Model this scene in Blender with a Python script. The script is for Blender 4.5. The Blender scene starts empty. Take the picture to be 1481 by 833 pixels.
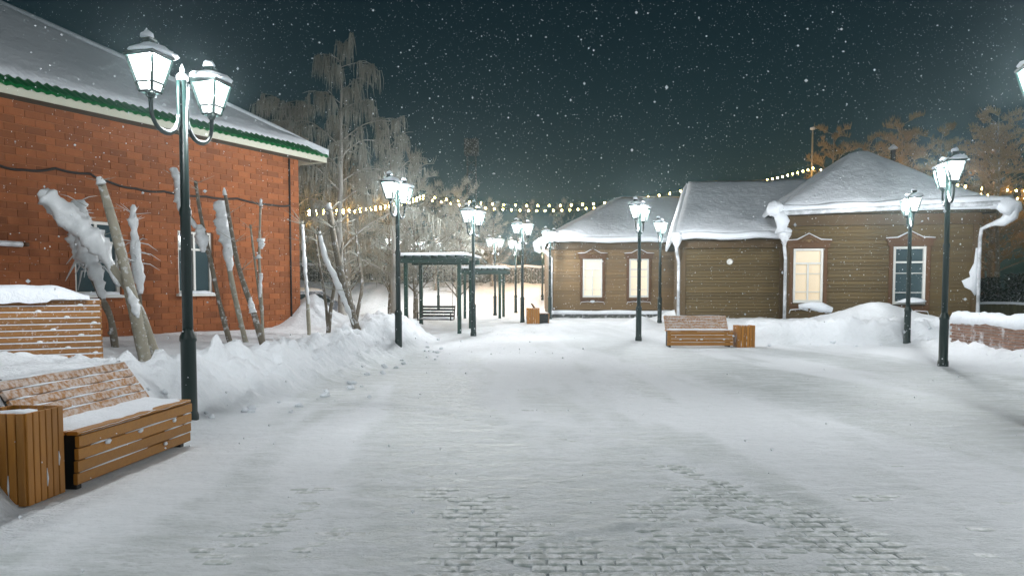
import bpy, math, random
import numpy as np
from mathutils import Vector, Matrix, noise as mnoise
R = math.radians
rnd = random.Random(7)
col = bpy.context.scene.collection
sc = bpy.context.scene

# ------------------------------------------------------------------ camera
F, PITCH, HOR, CX, CAMH = 1100.0, R(3.0), 420.0, 740.5, 1.6
CY = HOR + F*math.tan(PITCH)
cam_d = bpy.data.cameras.new('camera'); cam = bpy.data.objects.new('camera', cam_d); col.objects.link(cam)
cam.location = (0, 0, CAMH); cam.rotation_euler = (R(90) - PITCH, 0, 0)
cam_d.sensor_width = 36; cam_d.lens = 36*F/1481; cam_d.shift_y = (CY - 416.5)/1481
cam_d.clip_start = 0.1; cam_d.clip_end = 2000
sc.camera = cam

# ------------------------------------------------------------------ world, soft fill sun, exposure
w = bpy.data.worlds.new('World'); sc.world = w; w.use_nodes = True
nt = w.node_tree; bg = nt.nodes['Background']
sky = nt.nodes.new('ShaderNodeTexSky'); sky.sky_type = 'NISHITA'; sky.sun_disc = False
sky.sun_elevation = R(38); sky.sun_rotation = R(200)
tint = nt.nodes.new('ShaderNodeMix'); tint.data_type = 'RGBA'; tint.blend_type = 'MULTIPLY'
tint.inputs[0].default_value = 1.0; tint.inputs[7].default_value = (0.42, 0.95, 0.82, 1)
nt.links.new(sky.outputs[0], tint.inputs[6]); nt.links.new(tint.outputs[2], bg.inputs[0])
bg.inputs[1].default_value = 0.0052
sun_d = bpy.data.lights.new('fill_sun', 'SUN'); sun = bpy.data.objects.new('fill_sun', sun_d); col.objects.link(sun)  # added soft fill lifting roofs and snow; stands for no visible source
sun_d.energy = 0.16; sun_d.angle = R(25); sun_d.color = (0.86, 0.94, 1.0)
sun.rotation_euler = (R(52), 0, R(-20))
sc.view_settings.view_transform = 'Standard'; sc.view_settings.look = 'None'
sc.view_settings.exposure = 0.0; sc.view_settings.gamma = 1.0
cy = sc.cycles
cy.use_denoising = True
cy.max_bounces = 6; cy.diffuse_bounces = 3; cy.glossy_bounces = 3; cy.transmission_bounces = 4; cy.volume_bounces = 0
cy.sample_clamp_indirect = 4.0; cy.caustics_reflective = False; cy.caustics_refractive = False
LAMP = 355.0        # watts of the lamp inside a street lantern

# ------------------------------------------------------------------ helpers
def at(px, py, Y):
    a = (px - CX)/F; b = -(py - CY)/F
    c, s = math.cos(PITCH), math.sin(PITCH)
    d = Vector((a, c + b*s, -s + b*c)); k = Y/d.y
    return Vector((d.x*k, Y, CAMH + d.z*k))

def tag(o, label=None, cat=None, group=None, kind=None):
    if label: o['label'] = label
    if cat: o['category'] = cat
    if group: o['group'] = group
    if kind: o['kind'] = kind
    return o

def empty(name, loc, rz=0.0):
    o = bpy.data.objects.new(name, None); col.objects.link(o)
    o.location = loc; o.rotation_euler = (0, 0, rz); o.empty_display_size = 0.2
    return o

def wloc(o):
    v = Vector((0, 0, 0))
    while o is not None:
        v += Vector(o.location); o = o.parent
    return v

def link(name, me, parent=None, loc=(0, 0, 0), rz=0.0):
    o = bpy.data.objects.new(name, me); col.objects.link(o)
    o.parent = parent; o.location = loc; o.rotation_euler = (0, 0, rz)
    return o

class MB:
    def __init__(s, M=None): s.v = []; s.f = []; s.M = M
    def add(s, vs, fs):
        n = len(s.v)
        if s.M is not None: vs = [s.M @ Vector(p) for p in vs]
        s.v += [tuple(p) for p in vs]; s.f += [tuple(i + n for i in f) for f in fs]
        return s
    def box(s, x0, x1, y0, y1, z0, z1):
        return s.add([(x0,y0,z0),(x1,y0,z0),(x1,y1,z0),(x0,y1,z0),(x0,y0,z1),(x1,y0,z1),(x1,y1,z1),(x0,y1,z1)],
              [(0,3,2,1),(4,5,6,7),(0,1,5,4),(1,2,6,5),(2,3,7,6),(3,0,4,7)])
    def bbox(s, x0, x1, y0, y1, z0, z1, b=0.006):
        # box with chamfered long edges (octagonal section along its longest axis)
        d = (x1-x0, y1-y0, z1-z0); ax = d.index(max(d))
        lo = [x0,y0,z0]; hi = [x1,y1,z1]; p, q = [i for i in range(3) if i != ax]
        sec = [(lo[p]+b,lo[q]),(hi[p]-b,lo[q]),(hi[p],lo[q]+b),(hi[p],hi[q]-b),(hi[p]-b,hi[q]),(lo[p]+b,hi[q]),(lo[p],hi[q]-b),(lo[p],lo[q]+b)]
        vs = []
        for e in (lo[ax], hi[ax]):
            for (a, c) in sec:
                v = [0,0,0]; v[ax] = e; v[p] = a; v[q] = c; vs.append(v)
        fs = [tuple(range(7,-1,-1)), tuple(range(8,16))] + [(i,(i+1)%8,8+(i+1)%8,8+i) for i in range(8)]
        if ax == 1: fs = [f[::-1] for f in fs]
        return s.add(vs, fs)
    def beam(s, a, b, wd, hg, up=(0,0,1)):
        a = Vector(a); b = Vector(b); t = (b-a).normalized(); u = Vector(up)
        sd = t.cross(u)
        if sd.length < 1e-4: sd = t.cross(Vector((1,0,0)))
        sd.normalize(); u = sd.cross(t); sd *= wd/2; u *= hg/2
        return s.add([a-sd-u,a+sd-u,a+sd+u,a-sd+u,b-sd-u,b+sd-u,b+sd+u,b-sd+u],
              [(3,2,1,0),(4,5,6,7),(0,1,5,4),(1,2,6,5),(2,3,7,6),(3,0,4,7)])
    def tube(s, pts, rad, n=8, cap=True, jit=0.0, rg=None):
        pts = [Vector(p) for p in pts]
        if not isinstance(rad, (list, tuple)): rad = [rad]*len(pts)
        vs = []; fs = []; prev = None
        for i, p in enumerate(pts):
            t = (pts[min(i+1,len(pts)-1)] - pts[max(i-1,0)])
            if t.length < 1e-7: t = Vector((0,0,1))
            t.normalize()
            if prev is None:
                r0 = t.cross(Vector((0.13,0.97,0.2))) if abs(t.y) < 0.9 else t.cross(Vector((1,0,0)))
            else:
                r0 = prev - t*prev.dot(t)
            r0.normalize(); prev = r0; r1 = t.cross(r0)
            for k in range(n):
                a = 2*math.pi*k/n; rr = rad[i]*(1 + (rg.uniform(-jit,jit) if rg else 0))
                vs.append(p + r0*math.cos(a)*rr + r1*math.sin(a)*rr)
        for i in range(len(pts)-1):
            for k in range(n):
                k2 = (k+1)%n
                fs.append((i*n+k, i*n+k2, (i+1)*n+k2, (i+1)*n+k))
        if cap:
            fs.append(tuple(range(n-1,-1,-1))); m = (len(pts)-1)*n; fs.append(tuple(range(m,m+n)))
        return s.add(vs, fs)
    def lathe(s, prof, n=12, c=(0,0,0), rot=0.0, sx=1, sy=1):
        vs = []; fs = []
        for (r, z) in prof:
            for k in range(n):
                a = 2*math.pi*k/n + rot
                vs.append((c[0]+r*math.cos(a)*sx, c[1]+r*math.sin(a)*sy, c[2]+z))
        for i in range(len(prof)-1):
            for k in range(n):
                k2 = (k+1)%n; fs.append((i*n+k, i*n+k2, (i+1)*n+k2, (i+1)*n+k))
        fs.append(tuple(range(n-1,-1,-1))); m = (len(prof)-1)*n; fs.append(tuple(range(m,m+n)))
        return s.add(vs, fs)
    def prism(s, poly, y0, y1):
        n = len(poly)
        return s.add([(x,y0,z) for x,z in poly]+[(x,y1,z) for x,z in poly],
              [tuple(range(n)), tuple(range(2*n-1,n-1,-1))]+[((i+1)%n,i,n+i,n+(i+1)%n) for i in range(n)])
    def blob(s, c, r, n=10, m=7, amp=0.18, seed=0, flat=False):
        vs = []; fs = []; rx, ry, rz = r
        for i in range(m+1):
            th = math.pi*i/m
            for k in range(n):
                a = 2*math.pi*k/n
                d = Vector((math.sin(th)*math.cos(a), math.sin(th)*math.sin(a), math.cos(th)))
                q = 1 + amp*mnoise.noise(d*1.7 + Vector((seed*3.1, seed*1.7, 0)))*1.6
                z = d.z*rz*q
                if flat and z < 0: z *= 0.15
                vs.append((c[0]+d.x*rx*q, c[1]+d.y*ry*q, c[2]+z))
        for i in range(m):
            for k in range(n):
                k2 = (k+1)%n; fs.append((i*n+k, (i+1)*n+k, (i+1)*n+k2, i*n+k2))
        return s.add(vs, fs)
    def mesh(s, name, mat=None, smooth=False):
        me = bpy.data.meshes.new(name); me.from_pydata(s.v, [], s.f); me.validate(); me.update()
        if mat: me.materials.append(mat)
        if smooth: me.polygons.foreach_set('use_smooth', [True]*len(me.polygons))
        return me
    def build(s, name, mat, parent=None, smooth=False, world=False, loc=(0,0,0)):
        o = link(name, s.mesh(name, mat, smooth), parent, loc)
        if world and parent is not None: o.location = -wloc(parent)
        return o

def copy_tree(o, parent=None):
    c = o.copy(); col.objects.link(c); c.parent = parent
    for ch in list(o.children): copy_tree(ch, c)
    return c

# ------------------------------------------------------------------ noise on arrays
def vn(x, y, seed=0):
    xi = np.floor(x); yi = np.floor(y); fx = x-xi; fy = y-yi
    fx = fx*fx*(3-2*fx); fy = fy*fy*(3-2*fy)
    def h(a, b):
        n = np.sin(a*127.1 + b*311.7 + seed*74.7)*43758.5453
        return n - np.floor(n)
    return ((h(xi,yi)*(1-fx)+h(xi+1,yi)*fx)*(1-fy) + (h(xi,yi+1)*(1-fx)+h(xi+1,yi+1)*fx)*fy)*2-1
def fbm(x, y, o=4, seed=0):
    s = 0; a = 1; t = 0
    for i in range(o):
        s = s + a*vn(x*2**i, y*2**i, seed+i); t += a; a *= 0.5
    return s/t
def sst(a, b, x):
    t = np.clip((x-a)/(b-a), 0, 1); return t*t*(3-2*t)

# ------------------------------------------------------------------ materials
def mat(name, base, rough=0.7, metal=0.0, emis=None, estr=0.0, spec=0.5):
    m = bpy.data.materials.new(name); m.use_nodes = True
    b = m.node_tree.nodes['Principled BSDF']
    b.inputs['Base Color'].default_value = (*base, 1); b.inputs['Roughness'].default_value = rough
    b.inputs['Metallic'].default_value = metal; b.inputs['Specular IOR Level'].default_value = spec
    if emis: b.inputs['Emission Color'].default_value = (*emis, 1); b.inputs['Emission Strength'].default_value = estr
    return m

class NT:
    def __init__(s, m): s.t = m.node_tree; s.b = s.t.nodes['Principled BSDF']
    def n(s, ty, **kw):
        o = s.t.nodes.new(ty)
        for k, v in kw.items(): setattr(o, k, v)
        return o
    def l(s, a, b): s.t.links.new(a, b)
    def coord(s, kind='Object', scale=(1,1,1)):
        c = s.n('ShaderNodeTexCoord'); mp = s.n('ShaderNodeMapping'); mp.inputs['Scale'].default_value = scale
        s.l(c.outputs[kind], mp.inputs[0]); return mp.outputs[0]
    def wpos(s, scale=(1,1,1)):
        c = s.n('ShaderNodeNewGeometry'); mp = s.n('ShaderNodeMapping'); mp.inputs['Scale'].default_value = scale
        s.l(c.outputs['Position'], mp.inputs[0]); return mp.outputs[0]
    def noise(s, vec, scale, detail=4, rough=0.55):
        o = s.n('ShaderNodeTexNoise'); o.inputs['Scale'].default_value = scale
        o.inputs['Detail'].default_value = detail; o.inputs['Roughness'].default_value = rough
        s.l(vec, o.inputs['Vector']); return o.outputs[0]
    def ramp(s, fac, stops):
        o = s.n('ShaderNodeValToRGB'); e = o.color_ramp.elements
        while len(e) < len(stops): e.new(0.5)
        for i, (p, c) in enumerate(stops):
            e[i].position = p; e[i].color = (*c, 1) if len(c) == 3 else c
        s.l(fac, o.inputs[0]); return o.outputs[0]
    def mix(s, fac, a, b, mode='MIX'):
        o = s.n('ShaderNodeMix', data_type='RGBA', blend_type=mode)
        for i, v in ((0, fac), (6, a), (7, b)):
            if hasattr(v, 'is_linked') or hasattr(v, 'links'): s.l(v, o.inputs[i])
            else: o.inputs[i].default_value = v if i == 0 else (*v, 1)
        return o.outputs[2]
    def math(s, op, a, b=0.0):
        o = s.n('ShaderNodeMath', operation=op)
        for i, v in ((0, a), (1, b)):
            if hasattr(v, 'links'): s.l(v, o.inputs[i])
            else: o.inputs[i].default_value = v
        return o.outputs[0]
    def bump(s, h, strength=0.3, dist=0.02, prev=None):
        o = s.n('ShaderNodeBump'); o.inputs['Strength'].default_value = strength; o.inputs['Distance'].default_value = dist
        s.l(h, o.inputs['Height'])
        if prev is not None: s.l(prev, o.inputs['Normal'])
        return o.outputs[0]
    def col(s, c): s.l(c, s.b.inputs['Base Color'])
    def nor(s, c): s.l(c, s.b.inputs['Normal'])
    def rough(s, c): s.l(c, s.b.inputs['Roughness'])

def frosty(name, c1, c2, sc_=(8,8,8), frost=0.0, rough=0.65, fscale=9.0, bump=0.15, perobj=0.0, white=(0.80,0.83,0.87)):
    # two-tone material with patches of clinging snow
    m = mat(name, c1, rough); t = NT(m); p = t.wpos(sc_)
    n = t.noise(p, 1.0, 5); c = t.mix(n, c1, c2)
    if perobj:
        oi = t.n('ShaderNodeObjectInfo'); g = t.n('ShaderNodeNewGeometry')
        r = t.math('FRACT', t.math('ADD', oi.outputs['Random'], g.outputs['Random Per Island']))
        k = t.math('ADD', t.math('MULTIPLY', r, perobj), 1-perobj/2)
        cc = t.n('ShaderNodeCombineColor')
        for i in range(3): t.l(k, cc.inputs[i])
        c = t.mix(1.0, c, cc.outputs[0], 'MULTIPLY')
    if frost > 0:
        f = t.noise(t.wpos(), fscale, 6, 0.65)
        f = t.ramp(f, [(max(0.02, 0.58-frost*0.5), (0,0,0)), (max(0.06, 0.76-frost*0.5), (0.9,0.9,0.9))])
        c = t.mix(f, c, white)
    t.col(c)
    if bump: t.nor(t.bump(t.noise(p, 3.0, 5), bump, 0.01))
    return m

M = {}
def snow_material(name, base=(0.80,0.84,0.885), b1=0.5, b2=0.4, dirt=0.0):
    m = mat(name, base, 0.75, spec=0.25); t = NT(m); p = t.wpos()
    h1 = t.noise(p, 3.2, 6, 0.6); h2 = t.noise(p, 26.0, 4, 0.65)
    nb = t.bump(h1, b1, 0.10); nb = t.bump(h2, b2, 0.022, nb); t.nor(nb)
    c = t.mix(t.noise(p, 0.9, 3), base, tuple(v*0.93 for v in base))
    if dirt: c = t.mix(t.ramp(t.noise(p, 5.5, 6, 0.7), [(0.60,(0,0,0)),(0.74,(dirt,dirt,dirt))]), c, (0.52,0.55,0.55))
    t.col(c); return m
M['snow'] = snow_material('snow')
M['snow_roof'] = snow_material('roof snow', (0.80,0.84,0.885), 0.55, 0.45)

def ground_material():
    m = mat('trampled snow', (0.8,0.83,0.87), 0.7, spec=0.3); t = NT(m); p = t.wpos()
    # packed, slightly icy, greener where the paving is near
    streak = t.noise(t.wpos((0.9,3.2,1)), 1.7, 7, 0.66)
    packed = t.ramp(streak, [(0.34,(0.15,0.15,0.15)),(0.60,(1,1,1))])
    geo = t.n('ShaderNodeAttribute'); geo.attribute_name = 'trodden'
    k = t.math('MULTIPLY', packed, geo.outputs['Fac'])
    c = t.mix(k, (0.86,0.895,0.93), (0.55,0.60,0.60))
    fine = t.ramp(t.noise(t.wpos((1,2.4,1)), 11.0, 6, 0.7), [(0.52,(0,0,0)),(0.70,(1,1,1))])
    c = t.mix(t.math('MULTIPLY', t.math('MULTIPLY', fine, geo.outputs['Fac']), 0.55), c, (0.47,0.52,0.515))
    sp1 = t.ramp(t.noise(t.wpos((1,2.3,1)), 9.0, 8, 0.78), [(0.50,(0,0,0)),(0.60,(1,1,1))])
    c = t.mix(t.math('MULTIPLY', sp1, t.math('ADD', t.math('MULTIPLY', geo.outputs['Fac'], 0.42), 0.10)), c, (0.47,0.515,0.515))
    sp2 = t.ramp(t.noise(t.wpos((1,1.9,1)), 34.0, 4, 0.7), [(0.55,(0,0,0)),(0.64,(1,1,1))])
    c = t.mix(t.math('MULTIPLY', sp2, t.math('ADD', t.math('MULTIPLY', geo.outputs['Fac'], 0.30), 0.06)), c, (0.42,0.46,0.46))
    gr = t.ramp(t.noise(p, 38.0, 3, 0.6), [(0.70,(0,0,0)),(0.78,(1,1,1))])
    c = t.mix(t.math('MULTIPLY', gr, 0.16), c, (0.36,0.38,0.38))
    cr_ = t.ramp(t.noise(t.wpos((0.55,2.6,1)), 6.5, 5, 0.6), [(0.60,(0,0,0)),(0.66,(1,1,1))])
    c = t.mix(t.math('MULTIPLY', t.math('MULTIPLY', cr_, geo.outputs['Fac']), 0.42), c, (0.42,0.465,0.46))
    t.col(c)
    t.rough(t.math('SUBTRACT', 0.78, t.math('MULTIPLY', k, 0.28)))
    nb = t.bump(t.noise(t.wpos((1,1.6,1)), 4.0, 7, 0.66), 0.7, 0.085)
    nb = t.bump(t.noise(t.wpos((1,2.0,1)), 19.0, 5, 0.68), 0.7, 0.022, nb); t.nor(nb)
    return m
M['ground'] = ground_material()
M['stone'] = frosty('frosted paving stone', (0.31,0.355,0.338), (0.48,0.52,0.505), (14,20,14), 0.30, 0.6, 14.0, 0.3, 0.3, (0.76,0.79,0.81))
M['brick'] = frosty('red brick', (0.31,0.100,0.028), (0.21,0.060,0.018), (9,9,9), 0.0, 0.85, 9, 0.35, 0.5)
M['mortar'] = frosty('brick mortar', (0.30,0.115,0.048), (0.37,0.16,0.072), (12,12,12), 0.0, 0.95, 9, 0.4)
M['green_roof'] = mat('green roof metal', (0.003,0.16,0.035), 0.4, 0.0)
M['cream'] = frosty('cream fascia paint', (0.62,0.62,0.50), (0.52,0.53,0.43), (3,3,3), 0.0, 0.6, 9, 0.05)
M['wood'] = frosty('varnished slat wood', (0.47,0.205,0.022), (0.30,0.122,0.014), (5,24,24), 0.0, 0.5, 16.0, 0.2, 0.35)
M['wood_y'] = frosty('varnished slat wood lengthwise', (0.47,0.20,0.024), (0.30,0.118,0.015), (24,24,5), 0.0, 0.5, 26.0, 0.2, 0.35)
M['wood_frost'] = frosty('frosted slat wood', (0.42,0.19,0.045), (0.29,0.125,0.03), (6,24,24), 0.36, 0.7, 22.0, 0.3, 0.3, (0.56,0.48,0.43))
M['wood_dull'] = frosty('weathered slat wood', (0.33,0.150,0.040), (0.21,0.095,0.026), (5,24,24), 0.03, 0.6, 22.0, 0.25, 0.35)
M['black'] = mat('black steel', (0.008,0.009,0.009), 0.5)
M['lamp_green'] = frosty('dark green lamp post paint', (0.007,0.020,0.018), (0.010,0.028,0.025), (6,6,6), 0.0, 0.42, 30.0, 0.05)
M['pole_green'] = frosty('dark green pergola paint', (0.005,0.032,0.022), (0.008,0.044,0.030), (6,6,6), 0.0, 0.45, 18.0, 0.05)
M['arm_frost'] = frosty('frosted lamp arm', (0.03,0.07,0.065), (0.05,0.09,0.085), (6,6,6), 0.62, 0.45, 7.0, 0.05)
def lantern_glass(name, c, st):
    m = bpy.data.materials.new(name); m.use_nodes = True; t = m.node_tree; t.nodes.remove(t.nodes['Principled BSDF'])
    e = t.nodes.new('ShaderNodeEmission'); e.inputs[0].default_value = (*c, 1); e.inputs[1].default_value = st
    tr_ = t.nodes.new('ShaderNodeBsdfTransparent'); tr_.inputs[0].default_value = (0.93,0.93,0.93,1); ad_ = t.nodes.new('ShaderNodeAddShader')
    t.links.new(e.outputs[0], ad_.inputs[0]); t.links.new(tr_.outputs[0], ad_.inputs[1]); t.links.new(ad_.outputs[0], t.nodes['Material Output'].inputs[0]); return m
M['lamp_glass'] = lantern_glass('lit lantern glass', (0.97,0.985,1.0), 0.9)
M['lamp_glass_warm'] = lantern_glass('lit warm lantern glass', (1.0,0.72,0.45), 0.9)
M['siding'] = frosty('brown painted planks', (0.128,0.086,0.030), (0.080,0.054,0.019), (1.8,1.8,22), 0.0, 0.75, 9, 0.3, 0.34)
M['siding_pale'] = frosty('tan painted planks', (0.215,0.138,0.062), (0.155,0.098,0.043), (1.8,1.8,22), 0.0, 0.75, 9, 0.3, 0.30)
M['trim'] = frosty('dark brown trim', (0.105,0.064,0.022), (0.072,0.043,0.016), (8,8,8), 0.0, 0.7, 9, 0.2)
M['casing'] = frosty('carved brown casing', (0.125,0.056,0.018), (0.08,0.036,0.012), (20,20,20), 0.0, 0.7, 16, 0.25)
M['plinth'] = frosty('dark plinth', (0.050,0.056,0.050), (0.085,0.09,0.082), (4,4,4), 0.10, 0.9, 6, 0.3)
M['white'] = frosty('white window paint', (0.74,0.74,0.70), (0.64,0.64,0.60), (5,5,5), 0.0, 0.5, 9, 0.05)
M['lit'] = mat('lit window glass', (0.7,0.6,0.4), 0.15, emis=(1.0,0.80,0.52), estr=0.95)
def curtain_light(name, c1, c2, st):
    m = mat(name, (0.5,0.45,0.35), 0.3, emis=c1, estr=st); t = NT(m)
    wv = t.n('ShaderNodeTexWave'); wv.inputs['Scale'].default_value = 3.0; wv.inputs['Distortion'].default_value = 1.5
    t.l(t.wpos((4,4,0.3)), wv.inputs[0]); t.l(t.mix(wv.outputs[1], c1, c2), t.b.inputs['Emission Color']); return m
M['lit_warm'] = curtain_light('lit curtain', (1.0,0.78,0.50), (0.62,0.43,0.24), 0.50)
M['lit_pale'] = curtain_light('lit pale curtain', (1.0,0.88,0.66), (0.72,0.60,0.42), 0.62)
M['dark_glass'] = mat('dark window glass', (0.055,0.085,0.095), 0.06, spec=0.8)
M['zinc'] = frosty('galvanised gutter', (0.36,0.38,0.40), (0.48,0.50,0.52), (5,5,5), 0.34, 0.45, 2.5, 0.1)
M['soffit'] = mat('soffit boards', (0.07,0.06,0.035), 0.9)
M['bark'] = frosty('pruned bark', (0.19,0.165,0.125), (0.10,0.085,0.062), (10,10,4), 0.08, 0.85, 9, 0.5)
M['bark_pale'] = frosty('pale pruned bark', (0.36,0.34,0.27), (0.23,0.21,0.16), (9,9,3), 0.08, 0.85, 8, 0.4)
M['ice'] = frosty('wind packed ice', (0.74,0.77,0.79), (0.60,0.63,0.64), (6,6,3), 0.1, 0.35, 9, 0.4)
M['twig'] = frosty('hoar frosted twig', (0.40,0.41,0.37), (0.22,0.215,0.17), (1.2,1.2,1.2), 0.0, 0.85, 9, 0.0)
M['twig_gold'] = frosty('bare brown twig', (0.36,0.29,0.17), (0.24,0.18,0.10), (1.2,1.2,1.2), 0.0, 0.85, 9, 0.0)
M['birch'] = frosty('birch bark', (0.52,0.51,0.47), (0.20,0.185,0.16), (7,7,2), 0.0, 0.8, 9, 0.3)
M['bulb'] = mat('lit bulb', (1,0.8,0.4), 0.4, emis=(1.0,0.55,0.14), estr=170.0)
M['wire'] = mat('black cable', (0.02,0.016,0.014), 0.7)
M['carpaint'] = frosty('snow dusted car paint', (0.20,0.25,0.32), (0.26,0.30,0.36), (3,3,3), 0.25, 0.35, 5, 0.0)
M['rubber'] = mat('tyre rubber', (0.02,0.02,0.02), 0.9)
M['fence'] = frosty('old fence boards', (0.055,0.062,0.052), (0.085,0.09,0.075), (8,8,2), 0.12, 0.9, 8, 0.3, 0.4)
M['olive'] = frosty('olive boards', (0.075,0.070,0.034), (0.10,0.092,0.045), (8,8,2), 0.0, 0.9, 8, 0.3, 0.35)
M['needle'] = frosty('dark conifer needles', (0.018,0.045,0.022), (0.035,0.075,0.035), (3,3,3), 0.16, 0.8, 11, 0.0)
M['wallbrick'] = frosty('frosted low wall brick', (0.25,0.150,0.105), (0.17,0.098,0.068), (9,9,9), 0.10, 0.9, 3.0, 0.3, 0.45)
M['flake'] = mat('snowflake', (0.9,0.93,0.96), 0.8)
_t = M['flake'].node_tree; _d = _t.nodes.new('ShaderNodeBsdfTranslucent'); _d.inputs[0].default_value = (0.9,0.93,0.96,1); _m = _t.nodes.new('ShaderNodeMixShader')
_t.links.new(_t.nodes['Principled BSDF'].outputs[0], _m.inputs[1]); _t.links.new(_d.outputs[0], _m.inputs[2]); _t.links.new(_m.outputs[0], _t.nodes['Material Output'].inputs[0])
M['bin_liner'] = mat('grey bin liner', (0.20,0.22,0.21), 0.6)

# ------------------------------------------------------------------ ground: snow sheet, banks, paving
LX = np.array([(-8,-3.4),(3,-3.4),(5.2,-3.5),(5.6,-4.02),(8.1,-4.02),(8.7,-3.72),(9.3,-3.62),(11.3,-3.15),(14,-2.75),(18.5,-2.4),(22,-2.2),(25,-2.3),(29,-4.5),(40,-9),(70,-20)])
RX = np.array([(-8,6.9),(6,7.2),(10,8.1),(13,9.0),(16,9.75),(19,10.3),(22,10.8),(24,10.9),(40,20)])
BC = Vector((at(432,300,22).x, 22.0)); BU = Vector((-0.466,-0.885)); BN = Vector((-0.885,0.466))   # brick house corner, wall direction, inward
def gauss(x, y, cx, cy_, sx, sy): return np.exp(-((x-cx)/sx)**2 - ((y-cy_)/sy)**2)
def plaza(x, y):
    h = 0.012 + 0.014*fbm(x*0.8, y*0.8, 4, 3) + 0.010*fbm(x*3.5, y*6, 4, 9)
    ex = (gauss(x,y,-0.25,5.0,0.42,1.25) + 0.85*gauss(x,y,0.42,4.4,0.5,0.7) + gauss(x,y,1.15,4.6,0.75,0.8) + gauss(x,y,1.45,5.6,0.55,1.5)
          + 0.8*gauss(x,y,2.3,4.9,0.7,1.0) + 0.7*gauss(x,y,-1.7,4.9,0.5,0.9) + 0.6*gauss(x,y,3.1,6.3,0.6,0.9))
    ex = np.clip(ex, 0, 1.1)
    h = h - 0.021*ex*(0.75 + 0.6*fbm(x*3.1, y*3.1, 3, 21)) - 0.004*ex + 0.012*ex*fbm(x*8, y*10, 2, 61)
    # swept ridges and wheel arcs
    r1 = np.hypot(x-1.15, y-3.7); h = h + 0.014*np.exp(-((r1-1.45)/0.05)**2)*(y > 4.2)*(x < 1.6)
    r2 = np.hypot(x+6.5, y-2.5); h = h + 0.016*np.exp(-((r2-9.4)/0.17)**2) - 0.012*np.exp(-((r2-9.05)/0.10)**2)
    r3 = np.hypot(x-9, y-3.0); h = h + 0.012*np.exp(-((r3-10.6)/0.14)**2) + 0.010*np.exp(-((r3-12.2)/0.14)**2)
    return h, ex
def Hs(x, y):
    x = np.asarray(x, float); y = np.asarray(y, float)
    h, ex = plaza(x, y)
    lump = fbm(x*1.3, y*1.3, 4, 5); chunk = np.abs(fbm(x*2.3, y*2.3, 4, 31)); fine = np.abs(fbm(x*5.5, y*5.5, 3, 13)) - 0.18
    d = np.interp(y, LX[:,0], LX[:,1]) - x                           # metres left of the plaza edge
    dw = (BC.x + BN.x*0 - x)*(-BN.x) + (BC.y - y)*(-BN.y)             # metres in front of the brick wall
    width = 0.4 + 1.0*sst(8.0, 9.6, y)
    plat = 0.36 + 0.46*sst(9.6, 7.4, y) + 0.20*sst(4.5, 0.5, -dw)*sst(10,14,y)*(x < 0) - 0.1*sst(24,32,y)
    bank = plat*sst(0.0, 1, d/width)
    ridge = np.exp(-((d-1.15)/0.62)**2)*sst(8.6,10,y)*sst(27,23,y)*(0.20 + 0.30*chunk + 0.10*lump)
    inb = sst(0.05, 0.7, d)
    h = h + bank + ridge + inb*np.exp(-((d-1.0)/1.6)**2)*sst(8.4,9.4,y)*0.22*fine + inb*(0.05*lump + 0.10*(chunk-0.2)*np.exp(-((d-0.8)/1.1)**2))
    # background level
    h = h + (0.20 + 0.05*lump)*sst(24, 32, y)*(1 - sst(0.0, 1, d/width))
    # right side
    dr = x - np.interp(y, RX[:,0], RX[:,1])
    h = h + sst(0, 1, dr/1.9)*(0.22 + 0.10*lump + 0.22*chunk + 0.16*fine)*sst(23.4, 21.5, y) + 0.34*sst(11.9,12.5,x)*sst(22,20,y)
    bk = sst(6.6, 7.5, x)*sst(21.9, 23.0, y + 0.30*lump)*sst(40, 34, y)
    h = h + bk*(0.56 + 0.12*lump + (0.30*chunk+0.36*fine)*sst(25, 22.5, y))
    h = h + 0.62*gauss(x, y, 12.0, 25.1, 1.55, 0.95)
    h = h + 0.42*gauss(x, y, 5.1, 30.0, 0.62, 0.6) + 0.30*gauss(x, y, -3.4, 20.2, 0.7, 1.2)
    h = h + (0.75 + 0.2*chunk)*gauss(x, y, BC.x+0.2, BC.y+0.5, 0.75, 1.0)
    h = h + 0.35*sst(6.2, 5.0, y)*sst(-3.58, -3.85, x)*(x > -5)
    h = h + 0.30*(fbm(x*0.5, y*0.5, 3, 77) + 0.3)*sst(20, 24, y)*sst(-2.6, -4.0, x)*sst(40,30,y)
    h = h + 1.9*sst(44, 55, y)*sst(9, 4, x)*(1+0.1*lump)
    h = h + 0.42*gauss(x, y, -6.3, 9.1, 1.9, 0.9)*sst(0.2, 0.8, d)
    tr = 1 - np.clip(sst(0.0, 0.8, d) + sst(0.0, 1.0, dr) + bk, 0, 1)
    tr = tr*(1 - 0.55*sst(13, 26, y))
    lane = fbm(x*0.85+0.10*y, y*0.13, 4, 55) + 0.35*fbm(x*2.2, y*0.5, 3, 91)
    tr = tr*(0.12 + 0.88*sst(-0.22, 0.22, lane)) + 0.35*np.clip(ex,0,1)
    return h, np.clip(tr, 0, 1)
def H(x, y): return float(Hs(np.array([x]), np.array([y]))[0][0])

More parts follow.
